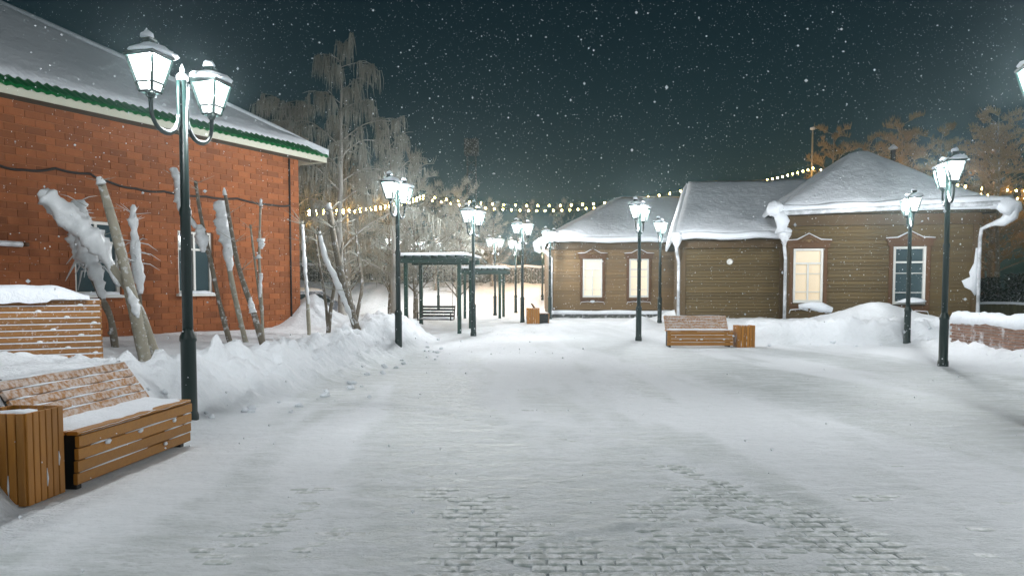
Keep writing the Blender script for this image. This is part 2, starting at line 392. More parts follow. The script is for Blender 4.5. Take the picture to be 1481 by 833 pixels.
def spaced(a, b, st): return list(np.arange(a, b, st))
gx = [-600,-300,-150,-90,-60,-45,-35,-28] + spaced(-24,-14,1.0) + spaced(-14,-7,0.16) + spaced(-7,5.5,0.055) + spaced(5.5,14.5,0.10) + spaced(14.5,24,0.6) + [26,30,36,45,60,90,150,300,600]
gy = [-600,-200,-80,-40,-20,-10,-5] + spaced(-2,3.4,0.3) + spaced(3.4,10.5,0.05) + spaced(10.5,18,0.085) + spaced(18,34,0.13) + spaced(34,60,0.6) + [62,70,85,110,160,260,420,600]
GX, GY = np.meshgrid(np.array(gx), np.array(gy))
hz, tr = Hs(GX.ravel(), GY.ravel())
nx, ny = len(gx), len(gy)
vs = np.stack([GX.ravel(), GY.ravel(), hz], 1)
idx = np.arange(nx*ny).reshape(ny, nx)
fs = np.stack([idx[:-1,:-1].ravel(), idx[:-1,1:].ravel(), idx[1:,1:].ravel(), idx[1:,:-1].ravel()], 1)
me = bpy.data.meshes.new('snow_ground')
me.vertices.add(len(vs)); me.vertices.foreach_set('co', vs.ravel())
me.loops.add(fs.size); me.loops.foreach_set('vertex_index', fs.ravel())
me.polygons.add(len(fs)); me.polygons.foreach_set('loop_start', np.arange(0, fs.size, 4)); me.polygons.foreach_set('loop_total', np.full(len(fs), 4))
me.update(); me.validate()
att = me.attributes.new('trodden', 'FLOAT', 'POINT'); att.data.foreach_set('value', tr.astype(np.float32))
me.polygons.foreach_set('use_smooth', [True]*len(me.polygons)); me.materials.append(M['ground'])
g = link('snow_ground', me); tag(g, 'trampled snow covering the square, banked up along its edges', 'ground', kind='structure')

# paving stones that show where the snow has worn thin
pav = empty('paving', (0, 6, -0.05)); tag(pav, 'grey paving stones showing through the thin trodden snow', 'paving', kind='structure')
sm = []
for k in range(4):
    mb = MB(); q = random.Random(k); L, W = 0.094, 0.045
    ring = [(-L,-W),(-L*0.3,-W*1.03),(L*0.4,-W),(L,-W*0.95),(L*1.02,W*0.9),(L*0.3,W),(-L*0.4,W*1.02),(-L,W)]
    ring = [(a+q.uniform(-.004,.004), b+q.uniform(-.003,.003)) for a, b in ring]
    v = [(a,b,-0.05) for a,b in ring]+[(a,b,-0.007) for a,b in ring]+[(a*0.86,b*0.78,0) for a,b in ring]
    f = [(i,(i+1)%8,8+(i+1)%8,8+i) for i in range(8)]+[(8+i,8+(i+1)%8,16+(i+1)%8,16+i) for i in range(8)]+[tuple(range(16,24))]
    mb.add(v, f); sm.append((mb, mb.mesh('paving_stone', M['stone'])))
cand = []
for j in range(0, 62):
    for i in range(-14, 22):
        x = i*0.203 + (0.1 if j % 2 else 0) + rnd.uniform(-.004,.004); y = 3.9 + j*0.103
        cand.append((math.hypot(x, y), x, y))
ch_ = Hs(np.array([c[1] for c in cand]), np.array([c[2] for c in cand]))[0]
cand = sorted((c[0], c[1], c[2], q) for c, q in zip(cand, ch_) if q < 0.0015)
rest = MB()
for n_, (_, x, y, hh) in enumerate(cand):
    k = rnd.randrange(4); z = 0.002 + rnd.uniform(-0.003, 0.003)
    if n_ < 300:
        o = link('paving_stone', sm[k][1], pav, (x, y-6, z+0.05), rnd.uniform(-.03,.03))
    else:
        rest.M = Matrix.Translation((x, y, z)); rest.add(sm[k][0].v, sm[k][0].f)
if rest.v: tag(rest.build('paving_stones_beyond', M['stone'], pav, world=True), kind='stuff')

# ------------------------------------------------------------------ street lamps
def make_lamp():
    root = empty('street_lamp', (0,0,0))
    MB().lathe([(0.105,-0.3),(0.105,0.10),(0.090,0.14),(0.088,0.98),(0.098,1.0),(0.095,1.05),(0.062,1.12),(0.062,1.14)], 14).build('base_sleeve', M['lamp_green'], root, True)
    MB().lathe([(0.062,1.1),(0.060,2.48),(0.070,2.50),(0.070,2.56),(0.052,2.60),(0.050,4.10)], 12).build('post', M['lamp_green'], root, True)
    MB().lathe([(0.066,4.08),(0.070,4.12),(0.050,4.15),(0.018,4.17),(0.030,4.20),(0.012,4.25),(0.002,4.27)], 10).build('finial', M['arm_frost'], root, True)
    for sgn in (1, -1):
        pts = [(0.07*sgn,0,4.06)]
        for z in (3.95, 3.8, 3.68): pts.append((0.075*sgn,0,z))
        cxm, rr = 0.315, 0.24
        for k in range(0, 13):
            a = math.pi + math.pi*k/12
            pts.append(((cxm+rr*math.cos(a))*sgn, 0, 3.64 + 0.24*math.sin(a)))
        pts += [(0.557*sgn,0,3.70),(0.56*sgn,0,3.78)]
        arm = MB().tube(pts, [0.024]*(len(pts)-2)+[0.026,0.03], 8).build('arm', M['lamp_green'], root, True)
        sp = [(p[0]-0.006*sgn, 0.004, p[2]+0.016) for p in pts[3:13]]
        MB().tube(sp, [0.012]+[0.026]*8+[0.010], 6, jit=0.25, rg=rnd).build('snow_strip', M['snow'], arm, True)
        lx = 0.56*sgn
        fr = MB()
        zb, zt, wb, wt = 3.90, 4.18, 0.098, 0.168
        C4 = [(-1,-1),(1,-1),(1,1),(-1,1)]
        for (a, b) in C4: fr.beam((lx+a*wb*0.80, b*wb*0.80, 3.80), (lx+a*wt, b*wt, zt), 0.026, 0.026)
        for i in range(4):
            a, b = C4[i]; c, d = C4[(i+1)%4]
            fr.beam((lx+a*wt,b*wt,zt),(lx+c*wt,d*wt,zt),0.022,0.024)
            fr.beam((lx+a*wb,b*wb,zb),(lx+c*wb,d*wb,zb),0.016,0.014)
            fr.beam((lx+a*wb*.8,b*wb*.8,3.80),(lx+c*wb*.8,d*wb*.8,3.80),0.020,0.022)
        fr.lathe([(0.035,3.74),(0.05,3.77),(0.058,3.795),(0.04,3.805)], 10, (lx,0,0))
        lan = fr.build('lantern', M['lamp_green'], root)
        for i in range(4):
            a, b = C4[i]; c, d = C4[(i+1)%4]; q = 0.965
            P = [Vector((lx+a*wb*q,b*wb*q,zb+0.005)),Vector((lx+c*wb*q,d*wb*q,zb+0.005)),Vector((lx+c*wt*q,d*wt*q,zt-0.01)),Vector((lx+a*wt*q,b*wt*q,zt-0.01))]
            nrm = (P[1]-P[0]).cross(P[3]-P[0]).normalized()*0.004
            MB().add(P, [(0,1,2,3)]).build('pane', M['lamp_glass'], lan)
            wq = wb*0.8
            P = [Vector((lx+a*wq*q,b*wq*q,3.812)),Vector((lx+c*wq*q,d*wq*q,3.812)),Vector((lx+c*wb*q,d*wb*q,zb-0.008)),Vector((lx+a*wb*q,b*wb*q,zb-0.008))]
            nrm = (P[1]-P[0]).cross(P[3]-P[0]).normalized()*0.004
            MB().add(P, [(0,1,2,3)]).build('lower_pane', M['lamp_glass'], lan)
        bl = bpy.data.lights.new('lantern_light', 'POINT'); bl.energy = LAMP; bl.color = (0.965,0.985,1.0); bl.shadow_soft_size = 0.06
        bo = bpy.data.objects.new('lantern_light', bl); col.objects.link(bo); bo.parent = lan; bo.location = (lx, 0, 4.08)
        MB().lathe([(0.265,4.190),(0.270,4.205),(0.16,4.28),(0.09,4.31),(0.072,4.365),(0.090,4.375),(0.045,4.41),(0.01,4.415)], 4, (lx,0,0), math.pi/4).build('roof_cap', M['lamp_green'], lan)
        sn = MB().blob((lx-0.03*sgn, -0.02, 4.222), (0.27,0.235,0.085), 14, 7, 0.22, 4+sgn, flat=True)
        sn.blob((lx-0.02, 0.01, 4.395), (0.085,0.075,0.07), 9, 6, 0.25, 9+sgn, flat=True)
        sn.build('snow_cap', M['snow'], lan, True)
    return root
lamp0 = make_lamp()
LAMPS = [ # x, y, arm angle, label
 (-3.90, 9.14, 77, 'tall dark green street lamp nearest on the left, beside the long wooden bench'),
 (-2.84,19.0, 80, 'green street lamp standing in the snowbank left of the near pergola'),
 (-1.32,26.0, 72, 'green street lamp just right of the near pergola'),
 (0.45, 33.0, 62, 'green street lamp beside the slatted bin at the far end of the square'),
 (1.85, 37.2, 66, 'green street lamp at the left corner of the tan house'),
 (4.00, 24.0, 68,'green street lamp in front of the tan house windows'),
 (6.25, 32.2, 70, 'green street lamp near the downpipe between the two houses'),
 (9.10, 16.0, 71,'tall green street lamp on the right by the low brick wall'),
 (11.45,22.0, 71,'green street lamp in front of the brown house window, behind a snowbank'),
 (5.99, 8.45, 76, 'street lamp whose lantern is cut off by the right edge of the picture'),
 (-0.95,42.6, 60, 'far street lamp seen through the right side of the snowy far pergola'),
 (0.22, 45.0, 64, 'small far street lamp between the far pergola and the slatted bin'),
 (1.95, 49.0, 84, 'smallest far street lamp with warm light left of the tan house'),
 (-6.5, 42.0, 66, 'far street lamp glowing between the birches, leftmost of the two'),
 (-5.7, 45.5, 60, 'far street lamp glowing between the birches, right of its twin'),
 (-4.45,46.0, 84, 'far street lamp glowing above the near pergola roof'),
 (-5.6, -1.0, 77, 'street lamp behind the viewer on the left side of the square'),
 (3.7,  -1.6, 77, 'street lamp behind the viewer on the right side of the square'),
]
for i, (x, y, a, lb) in enumerate(LAMPS):
    o = lamp0 if i == 0 else copy_tree(lamp0)
    o.location = (x, y, min(H(x, y), 0.22) if y > 22 else 0.0); o.rotation_euler = (0, 0, R(a))
    if i in (0, 7): o.rotation_euler = (0, 0, R(a))
    tag(o, lb, 'street lamp', 'green street lamps around the square')
    if y == 49.0:
        for ch in o.children_recursive:
            if ch.name.startswith(('pane', 'lower_pane')):
                ch.data = ch.data.copy(); ch.data.materials[0] = M['lamp_glass_warm']
            elif ch.type == 'LIGHT':
                ch.data = ch.data.copy(); ch.data.color = (1.0,0.60,0.32); ch.data.energy = LAMP*2.5

# ------------------------------------------------------------------ shared building helpers
def sheet(c00, c10, c11, c01, nu, nv, thick, amp, mat_, name, parent, seed=0, sag=0.0, rag=0.0):
    """a snow slab lying on a (possibly triangular) roof plane: rounded rim, uneven top, closed underneath"""
    c00, c10, c11, c01 = [Vector(c) for c in (c00, c10, c11, c01)]
    nrm = (c10-c00).cross(c01-c00)
    if nrm.length < 1e-6: nrm = (c10-c00).cross(c11-c00)
    nrm.normalize()
    if nrm.z < 0: nrm = -nrm
    top = []; bot = []
    for j in range(nv+1):
        v = j/nv
        for i in range(nu+1):
            u = i/nu
            uu = u
            p = (c00*(1-uu)+c10*uu)*(1-v) + (c01*(1-uu)+c11*uu)*v
            if rag and j == 0:
                p = p + (c01-c00).normalized()*rag*mnoise.noise(Vector((u*(c10-c00).length*2.3, seed*5.0, 0)))
            e = min(min(u, 1-u)*nu, min(v, 1-v)*nv*1.0)
            k = 0.45 if e < 0.5 else (0.85 if e < 1.5 else 1.0)
            n_ = mnoise.noise(Vector((p.x*0.7, p.y*0.7, seed*3.3))) + 0.5*mnoise.noise(Vector((p.x*2.1, p.y*2.1, seed*7.7)))
            top.append(p + nrm*(thick*k + amp*n_*(1 if e > 0.5 else 0.4)) - Vector((0,0,sag*math.sin(math.pi*u)*math.sin(math.pi*v))))
            bot.append(p + nrm*0.004)
    n0 = (nu+1)*(nv+1); fs = []
    W = nu+1
    for j in range(nv):
        for i in range(nu):
            a = j*W+i; fs.append((a,a+1,a+W+1,a+W))
    rim = [i for i in range(W)] + [j*W+nu for j in range(1,nv+1)] + [nv*W+i for i in range(nu-1,-1,-1)] + [j*W for j in range(nv-1,0,-1)]
    for a, b in zip(rim, rim[1:]+rim[:1]): fs.append((b,a,n0+a,n0+b))
    m = MB(); m.add(top+bot, fs)
    return m.build(name, mat_, parent, True, world=True)

def frame_mat(o, ux, out):
    """local x along ux, local y = outwards, local z up"""
    ux = Vector(ux).normalized(); out = Vector(out).normalized()
    m = Matrix(((ux.x, out.x, 0, o[0]), (ux.y, out.y, 0, o[1]), (ux.z, out.z, 1, o[2]), (0,0,0,1)))
    return m

# ------------------------------------------------------------------ red brick house on the left
bh = empty('brick_house', (BC.x, BC.y, 0)); tag(bh, 'long red brick house with snowy green metal roof on the left', 'house')
BROT = math.atan2(BU.y, BU.x)
def W(s, d, z): return Vector((BC.x + BU.x*s + BN.x*d, BC.y + BU.y*s + BN.y*d, z))
TOP = 5.32; SL = 12.5
wins = [(3.06, 4.10, 1.52, 3.06), (5.60, 6.66, 1.50, 3.10), (8.9, 9.95, 1.5, 3.1)]
# mortar wall with the window openings left open
xs = [0.0] + [v for a in wins for v in a[:2]] + [SL]
mw = MB(Matrix.Identity(4))
def wbox(m, s0, s1, d0, d1, z0, z1):
    P = [W(s0,d0,z0),W(s1,d0,z0),W(s1,d1,z0),W(s0,d1,z0),W(s0,d0,z1),W(s1,d0,z1),W(s1,d1,z1),W(s0,d1,z1)]
    m.add(P, [(0,1,2,3),(7,6,5,4),(4,5,1,0),(5,6,2,1),(6,7,3,2),(7,4,0,3)])
for i in range(len(xs)-1):
    if i % 2 == 0: wbox(mw, xs[i], xs[i+1], 0.0, 0.4, -0.3, TOP)
    else:
        wn = wins[i//2]; wbox(mw, xs[i], xs[i+1], 0.0, 0.4, -0.3, wn[2]); wbox(mw, xs[i], xs[i+1], 0.0, 0.4, wn[3], TOP)
wbox(mw, 0.0, 0.4, 0.41, 12.0, -0.3, TOP); wbox(mw, SL-0.4, SL, 0.41, 12.0, -0.3, TOP); wbox(mw, 0.0, SL, 12.01, 12.4, -0.3, TOP)
wall = mw.build('wall', M['mortar'], bh, world=True)
CH, BL, BHH = 0.152, 0.40, 0.138
ub = MB().bbox(-0.5, 0.5, -0.05, 0.014, -BHH/2, BHH/2, 0.006)
ub_me = ub.mesh('brick', M['brick'])
bricks = []
rowz = 0.15; r_ = 0
while rowz + CH < TOP:
    zc = rowz + CH/2; segs = [(0.0, SL)]
    for wn in wins:
        if wn[2]-0.02 < zc < wn[3]+0.02:
            segs = [q for (a, b) in segs for q in ((a, min(b, wn[0])), (max(a, wn[1]), b)) if q[1]-q[0] > 0.05]
    for (a, b) in segs:
        k = math.floor((a - (r_ % 2)*BL/2)/BL)*BL + (r_ % 2)*BL/2
        while k < b:
            s0 = max(k, a); s1 = min(k+BL, b)
            if s1 - s0 > 0.06: bricks.append((s0+0.007, s1-0.007, zc))
            k += BL
    rowz += CH; r_ += 1
# nearest bricks in view are pieces of their own, the others one joined part
vis = lambda s: -0.70 < (W(s,0,0).x/W(s,0,0).y) < 0.1
near = sorted([b for b in bricks if vis(b[0])], key=lambda b: (W(b[0],0,b[2])-Vector((0,0,1.6))).length)[:300]
nset = set(near); rest = MB()
for b in bricks:
    s0, s1, zc = b; p = W((s0+s1)/2, rnd.uniform(-0.003, 0.003), zc)
    if b in nset:
        o = link('brick', ub_me, wall, p, BROT); o.scale = (s1-s0, 1, 1); o.rotation_euler = (0, 0, BROT)
    else:
        rest.M = Matrix.Translation(p) @ Matrix.Rotation(BROT, 4, 'Z') @ Matrix.Diagonal((s1-s0,1,1,1)); rest.add(ub.v, ub.f)
tag(rest.build('farther_bricks', M['brick'], wall), kind='stuff')
# windows
for (s0, s1, z0, z1) in wins:
    m = MB(frame_mat(W(s0,0.10,0), (BU.x,BU.y,0), (-BN.x,-BN.y,0))); w_ = s1-s0
    for (a,b,c,d) in ((0,0.07,z0,z1),(w_-0.07,w_,z0,z1),(0.07,w_-0.07,z0,z0+0.07),(0.07,w_-0.07,z1-0.07,z1),(w_/2-0.03,w_/2+0.03,z0+0.07,z1-0.07)):
        m.box(a,b,-0.03,0.04,c,d)
    m.box(0.07,w_/2-0.03,-0.02,0.03,z1-0.48,z1-0.43); m.box(w_/2+0.03,w_-0.07,-0.02,0.03,z1-0.48,z1-0.43)
    wn = m.build('window', M['white'], bh, world=True)
    p = MB(m.M); p.box(0.05,w_-0.05,-0.012,0.0,z0+0.05,z1-0.05); p.build('pane', M['dark_glass'], wn)
    c = MB(m.M); rr = random.Random(3)
    for k in range(9): c.box(0.06+k*0.045, 0.095+k*0.045, -0.10, -0.085+0.01*(k%2), z0+0.05, z1-0.06)
    c.build('curtain', M['white'], wn)
    si = MB(m.M); si.box(-0.08, w_+0.08, -0.05, 0.22, z0-0.06, z0-0.005); si.build('sill', M['white'], wn)
    sn = MB(m.M); sn.blob((w_/2, 0.10, z0+0.0), (w_/2+0.05, 0.11, 0.075), 14, 7, 0.2, s0, flat=True); sn.build('sill_snow', M['snow'], wn, True)
# cable along the wall, conduit and pipe stub
pts = []
for (px, z) in ((-60,4.05),(0,4.02),(40,3.98),(85,4.10),(135,4.09),(160,3.98),(200,3.90),(240,3.92),(300,3.93),(345,3.99),(395,3.94),(425,4.02)):
    r = (px-CX)/F; s = (r*BC.y-BC.x)/(BU.x-r*BU.y); pts.append((s, z))
pp = []
for i in range(len(pts)-1):
    for k in range(6):
        t = k/6; pp.append(W(pts[i][0]*(1-t)+pts[i+1][0]*t, -0.035, pts[i][1]*(1-t)+pts[i+1][1]*t - 0.035*math.sin(math.pi*t)))
MB().tube(pp, 0.026, 6).build('cable', M['wire'], bh, True, world=True)
MB().tube([W(0.38,-0.03,0.3), W(0.38,-0.03,5.3)], 0.028, 6).build('conduit', M['wire'], bh, True, world=True)
pz = 1.6 + 66*15.1/F
MB().tube([W(8.9,-0.10,pz), W(7.78,-0.10,pz)], 0.055, 10).build('pipe', M['zinc'], bh, True, world=True)
MB().tube([W(7.78,-0.10,pz), W(7.66,-0.10,pz)], 0.045, 10).build('pipe_end', M['casing'], bh, True, world=True)
# roof: soffit, fascia, corrugated metal, snow
s_ = MB(); wbox(s_, -0.5, SL+0.4, -0.5, 0.0, TOP+0.0, TOP+0.03); s_.build('soffit', M['soffit'], bh, world=True)
s_ = MB(); wbox(s_, -0.56, SL+0.4, -0.54, -0.503, TOP-0.03, TOP+0.16); s_.build('fascia', M['cream'], bh, world=True)
s_ = MB(); wbox(s_, -0.60, -0.563, -0.54, 12.9, TOP-0.03, TOP+0.16); s_.build('end_fascia', M['cream'], bh, world=True)
TP = math.tan(R(30)); EZ = TOP + 0.165
def roofpt(s, d, up=0.0): return W(s, d, EZ + (d+0.6)*TP + up)
# front slope (hip at the far end, continuing out of sight on the near end)
RD = 6.3
m = MB(); N = 270; vs_ = []
for i in range(N+1):
    s = -0.62 + (SL+0.9)*i/N
    cz = 0.020*math.cos(2*math.pi*s/0.19)
    dmax = min(RD, max(0.0, s+0.62)-0.6+0.001) if s < RD else RD
    for d in (-0.62, -0.58, max(-0.57, dmax)):
        vs_.append(roofpt(s, d, cz + (0.0 if d > -0.62 else -0.05)))
f_ = []
for i in range(N):
    for k in range(2):
        a = i*3+k; f_.append((a, a+1, a+4, a+3))
m.add(vs_, f_); roof = m.build('roof', M['green_roof'], bh, False, world=True)
m = MB(); m.add([roofpt(-0.62,-0.60), roofpt(-0.62+RD+0.6,RD), W(-0.62,2*RD+0.6,EZ), roofpt(SL+.3,RD,-0.02), W(SL+.3,2*RD+0.6,EZ)],
     [(0,1,2),(1,3,4,2)]); m.build('rear_slope', M['green_roof'], roof)
# snow over the front slope, starting a hand's breadth above the eave, with a ragged lower edge
nu, nv = 150, 16; top = []; bot = []
for j in range(nv+1):
    for i in range(nu+1):
        s = -0.62 + (SL+0.9)*i/nu; v = j/nv
        rag = 0.035*mnoise.noise(Vector((s*2.6,0,4))) + 0.022*math.cos(2*math.pi*s/0.19)
        d0 = -0.60 + 0.42 + rag; dm = min(RD, s+0.02) if s < RD else RD
        d0 = min(d0, dm-0.01) if dm > -0.6 else dm
        d = d0 + (dm-d0)*v
        th = 0.03 + 0.10*min(1, v*6)*min(1, (1-v)*8+0.35)
        n_ = 0.05*mnoise.noise(Vector((s*0.6, d*0.6, 2))) + 0.018*mnoise.noise(Vector((s*2.4, d*1.2, 5)))
        top.append(roofpt(s, d, th+n_*min(1,v*4)+0.02)); bot.append(roofpt(s, d, -0.03))
n0 = len(top); Wd = nu+1; f_ = []
for j in range(nv):
    for i in range(nu):
        a = j*Wd+i; f_.append((a,a+Wd,a+Wd+1,a+1))
for i in range(nu): f_.append((i,i+1,n0+i+1,n0+i)); q = nv*Wd; f_.append((q+i+1,q+i,n0+q+i,n0+q+i+1))
MB().add(top+bot, f_).build('roof_snow', M['snow_roof'], roof, True)
# snow lip on the far corner
MB().tube([roofpt(-0.62,-0.55,0.06), roofpt(0.4,0.5,0.10), roofpt(2.0,2.1,0.12), roofpt(5.9,5.9,0.12)], [0.07,0.10,0.10,0.08], 8, jit=0.15, rg=rnd).build('hip_snow', M['snow_roof'], roof, True)

# ------------------------------------------------------------------ wooden houses with carved windows
def planks(parent, mfun, length, z0, z1, pitch, openings, material, name='plank'):
    """horizontal boards, each its own part, broken at the window openings"""
    cache = {}; z = z0
    while z < z1 - 0.02:
        zt = min(z+pitch, z1); segs = [(0.0, length)]
        for (a0, a1, b0, b1) in openings:
            if zt > b0+0.01 and z < b1-0.01:
                segs = [q for (a, b) in segs for q in ((a, min(b, a0)), (max(a, a1), b)) if q[1]-q[0] > 0.03]
        for (a, b) in segs:
            m = MB(mfun(0)); h = zt - z - 0.010
            m.add([(a,0.0,z),(b,0.0,z),(b,0.032,z+0.004),(a,0.032,z+0.004),(a,0,z+h),(b,0,z+h),(b,0.020,z+h),(a,0.020,z+h)],
                  [(0,1,2,3),(7,6,5,4),(1,0,4,5),(2,1,5,6),(3,2,6,7),(0,3,7,4)])
            m.build(name, material, parent, world=True)
        z += pitch

def carved_window(parent, Mx, cx_, z0, z1, w_, glass, casing=True, lower_open=False):
    """Mx: wall frame; the window is centred at cx_ with its glazed opening w_ wide"""
    m = MB(Mx); h = w_/2; t = 0.075
    for (a,b,c,d) in ((cx_-h,cx_-h+t,z0,z1),(cx_+h-t,cx_+h,z0,z1),(cx_-h+t,cx_+h-t,z0,z0+0.10),(cx_-h+t,cx_+h-t,z1-t,z1)):
        m.box(a,b,-0.06,0.055,c,d)
    zt = z1 - (z1-z0)*0.27
    m.box(cx_-h+t,cx_+h-t,-0.05,0.035,zt-0.03,zt+0.03)
    m.box(cx_-0.03,cx_+0.03,-0.05,0.030,z0+0.10,zt-0.03)
    for zz in (z0+(zt-z0)*0.28, z0+(zt-z0)*0.74):
        m.box(cx_-h+t,cx_-0.03,-0.05,0.015,zz-0.014,zz+0.014); m.box(cx_+0.03,cx_+h-t,-0.05,0.015,zz-0.014,zz+0.014)
    win = m.build('window', M['white'], parent, world=True)
    for (a,b,c,d) in ((cx_-h+t,cx_+h-t,zt+0.03,z1-t),(cx_-h+t,cx_-0.03,z0+0.10,zt-0.03),(cx_+0.03,cx_+h-t,z0+0.10,zt-0.03)):
        p = MB(Mx); p.box(a-0.01,b+0.01,-0.055,-0.045,c-0.01,d+0.01); p.build('pane', glass, win)
    if not casing: return win
    k = MB(Mx)
    for sg in (-1, 1):
        a = cx_ + sg*(h+0.075); k.bbox(a-0.065, a+0.065, 0.02, 0.085, z0-0.06, z1+0.02, 0.015)
        k.box(a-0.085 if sg<0 else a-0.06, a+0.06 if sg<0 else a+0.085, 0.02, 0.10, z0+0.35*(z1-z0), z0+0.35*(z1-z0)+0.05)
    k.box(cx_-h-0.20,cx_+h+0.20,0.02,0.12,z1+0.02,z1+0.20)
    k.build('casing', M['casing'], win)
    p = MB(Mx); e = h+0.26
    p.prism([(cx_-e,z1+0.20),(cx_-e,z1+0.275),(cx_-e*0.52,z1+0.29),(cx_,z1+0.50),(cx_+e*0.52,z1+0.29),(cx_+e,z1+0.275),(cx_+e,z1+0.20)][::-1], 0.02, 0.15)
    p.build('pediment', M['casing'], win)
    c = MB(Mx)
    for sg in (-1, 1):
        sp = [(cx_+sg*(0.05+0.16*math.cos(a)), 0.158, z1+0.235+0.075*math.sin(a)) for a in [i*math.pi/6 for i in range(7)]]
        c.tube(sp, 0.014, 5)
        c.tube([(cx_+sg*0.30,0.15,z1+0.22),(cx_+sg*0.20,0.16,z1+0.30),(cx_+sg*0.08,0.16,z1+0.37),(cx_,0.16,z1+0.41)], 0.011, 5)
    c.blob((cx_,0.15,z1+0.27),(0.07,0.02,0.06),8,6,0.05); c.build('carving', M['siding_pale'], win, True)
    s = MB(Mx)
    s.tube([(cx_-e,0.09,z1+0.290),(cx_-e*0.52,0.09,z1+0.306),(cx_,0.09,z1+0.52),(cx_+e*0.52,0.09,z1+0.306),(cx_+e,0.09,z1+0.290)], [0.022,0.03,0.022,0.03,0.022], 6)
    s.build('ledge_snow', M['snow'], win, True)
    a = MB(Mx)
    a.box(cx_-h-0.13,cx_+h+0.13,0.02,0.13,z0-0.12,z0-0.06)
    pl = [(cx_-h-0.12,z0-0.12)]
    for i in range(13): pl.append((cx_-h-0.12+(w_+0.24)*i/12, z0-0.22-0.06*abs(math.sin(i*math.pi/4))))
    pl.append((cx_+h+0.12,z0-0.12)); a.prism(pl[::1] if False else pl, 0.02, 0.075); a.build('apron', M['casing'], win)
    q = MB(Mx)
    q.tube([(cx_-h-0.12,0.085,z0-0.36),(cx_-h-0.08,0.085,z0-0.24),(cx_-0.22,0.085,z0-0.21),(cx_,0.085,z0-0.27),(cx_+0.22,0.085,z0-0.21),(cx_+h+0.08,0.085,z0-0.24),(cx_+h+0.12,0.085,z0-0.36)], 0.014, 5)
    q.blob((cx_,0.08,z0-0.2),(0.12,0.03,0.05),8,6,0.2,2); q.build('apron_frost', M['snow'], win, True)
    return win

def downpipe(parent, top, wall_xy, zlow, out, funnel_r=0.17, head=True):
    """gutter funnel, swan neck and pipe down the wall"""
    t = Vector(top); wx = Vector((wall_xy[0], wall_xy[1], 0)); o = Vector((out[0], out[1], 0)).normalized()
    b = wx + o*0.09
    pts = [t + Vector((0,0,-0.28)), t + Vector((0,0,-0.42)), Vector((b.x,b.y,t.z-0.80)), Vector((b.x,b.y,t.z-1.0)), Vector((b.x,b.y,zlow))]
    p = MB().tube(pts, 0.055, 10).build('downpipe', M['zinc'], parent, True, world=True)
    MB().lathe([(0.06,-0.36),(0.07,-0.28),(funnel_r,-0.08),(funnel_r+0.03,-0.02),(funnel_r+0.03,0.05),(funnel_r,0.05)], 12, t).build('funnel', M['zinc'], p, True)
    if head: MB().blob(t+Vector((0,0,0.07)), (funnel_r+0.05,funnel_r+0.05,0.20), 12, 7, 0.15, t.x, flat=True).build('funnel_snow', M['snow'], p, True)
    return p

# ---- tan house further back
th = empty('tan_house', (6.0, 38.6, 0)); tag(th, 'tan plank house with two lit carved windows at the back of the square', 'house')
TM = frame_mat((2.0, 38.6, 0), (1,0,0), (0,-1,0)); TL = 8.5
wb_ = MB(TM)
tw = [(2.07, 1.25, 3.18), (4.42, 1.25, 3.18)]; th_w = 0.98
op = [(c-th_w/2, c+th_w/2, a, b) for c, a, b in tw]
xs = [0]+[v for o_ in op for v in o_[:2]]+[TL]
for i in range(len(xs)-1):
    if i % 2 == 0: wb_.box(xs[i],xs[i+1],-0.3,-0.002,-0.2,4.0)
    else: wb_.box(xs[i],xs[i+1],-0.3,-0.002,-0.2,1.25); wb_.box(xs[i],xs[i+1],-0.3,-0.002,3.18,4.0)
wb_.box(0,0.3,-8,-0.302,-0.2,4.0); wb_.box(TL-.3,TL,-8,-0.302,-0.2,4.0); wb_.box(0,TL,-8.3,-8.002,-.2,4.0)
wb_.build('wall', M['trim'], th, world=True)
planks(th, lambda _: TM, TL, 0.62, 3.66, 0.16, op, M['siding_pale'])
for c, a, b in tw: carved_window(th, TM, c, a, b, th_w, M['lit_pale'])
m = MB(TM); m.box(-0.06,0.10,0.034,0.07,0.62,3.66); m.box(-0.10,TL,0.005,0.09,3.662,4.02); m.box(-0.14,TL,0.005,0.16,3.66,3.70); m.build('cornice', M['trim'], th, world=True)
m = MB(TM); m.box(-0.08,TL,0.0,0.28,-0.2,0.40); m.build('plinth', M['plinth'], th, world=True)
m = MB(TM)
v = []
m.tube([(x_,0.15,0.46+0.02*math.sin(x_*2.3)) for x_ in np.linspace(-0.1,TL-2.5,24)], 0.135, 8, jit=0.05, rg=rnd)
m.build('plinth_snow', M['snow'], th, True, world=True)
m = MB(TM); m.box(-0.5,TL,-0.3,0.55,4.021,4.07); m.build('soffit', M['soffit'], th, world=True)
EZ2 = 4.08
e0 = TM@Vector((-0.55,0.60,EZ2)); e1 = TM@Vector((TL,0.60,EZ2)); r1 = TM@Vector((TL,-4.4,6.75)); r0 = TM@Vector((4.15,-4.4,6.75))
m = MB(); m.add([e0,e1,r1,r0, TM@Vector((-0.55,-9.0,EZ2)), TM@Vector((TL,-9.0,EZ2))], [(0,1,2,3),(4,0,3),(5,4,3,2)]); rf = m.build('roof', M['soffit'], th, world=True)
sheet(e0,e1,r1,r0,30,12,0.20,0.05,M['snow_roof'],'roof_snow',rf,1)
sheet(TM@Vector((-0.55,-9.0,EZ2)),e0,r0,r0,14,12,0.20,0.05,M['snow_roof'],'hip_snow',rf,2)
m = MB(); m.tube([TM@Vector((x_,0.62,EZ2+0.05+0.03*math.sin(x_*1.7))) for x_ in np.linspace(-0.5,TL,30)], 0.15, 8, jit=0.10, rg=rnd); m.build('eave_snow', M['snow'], rf, True)
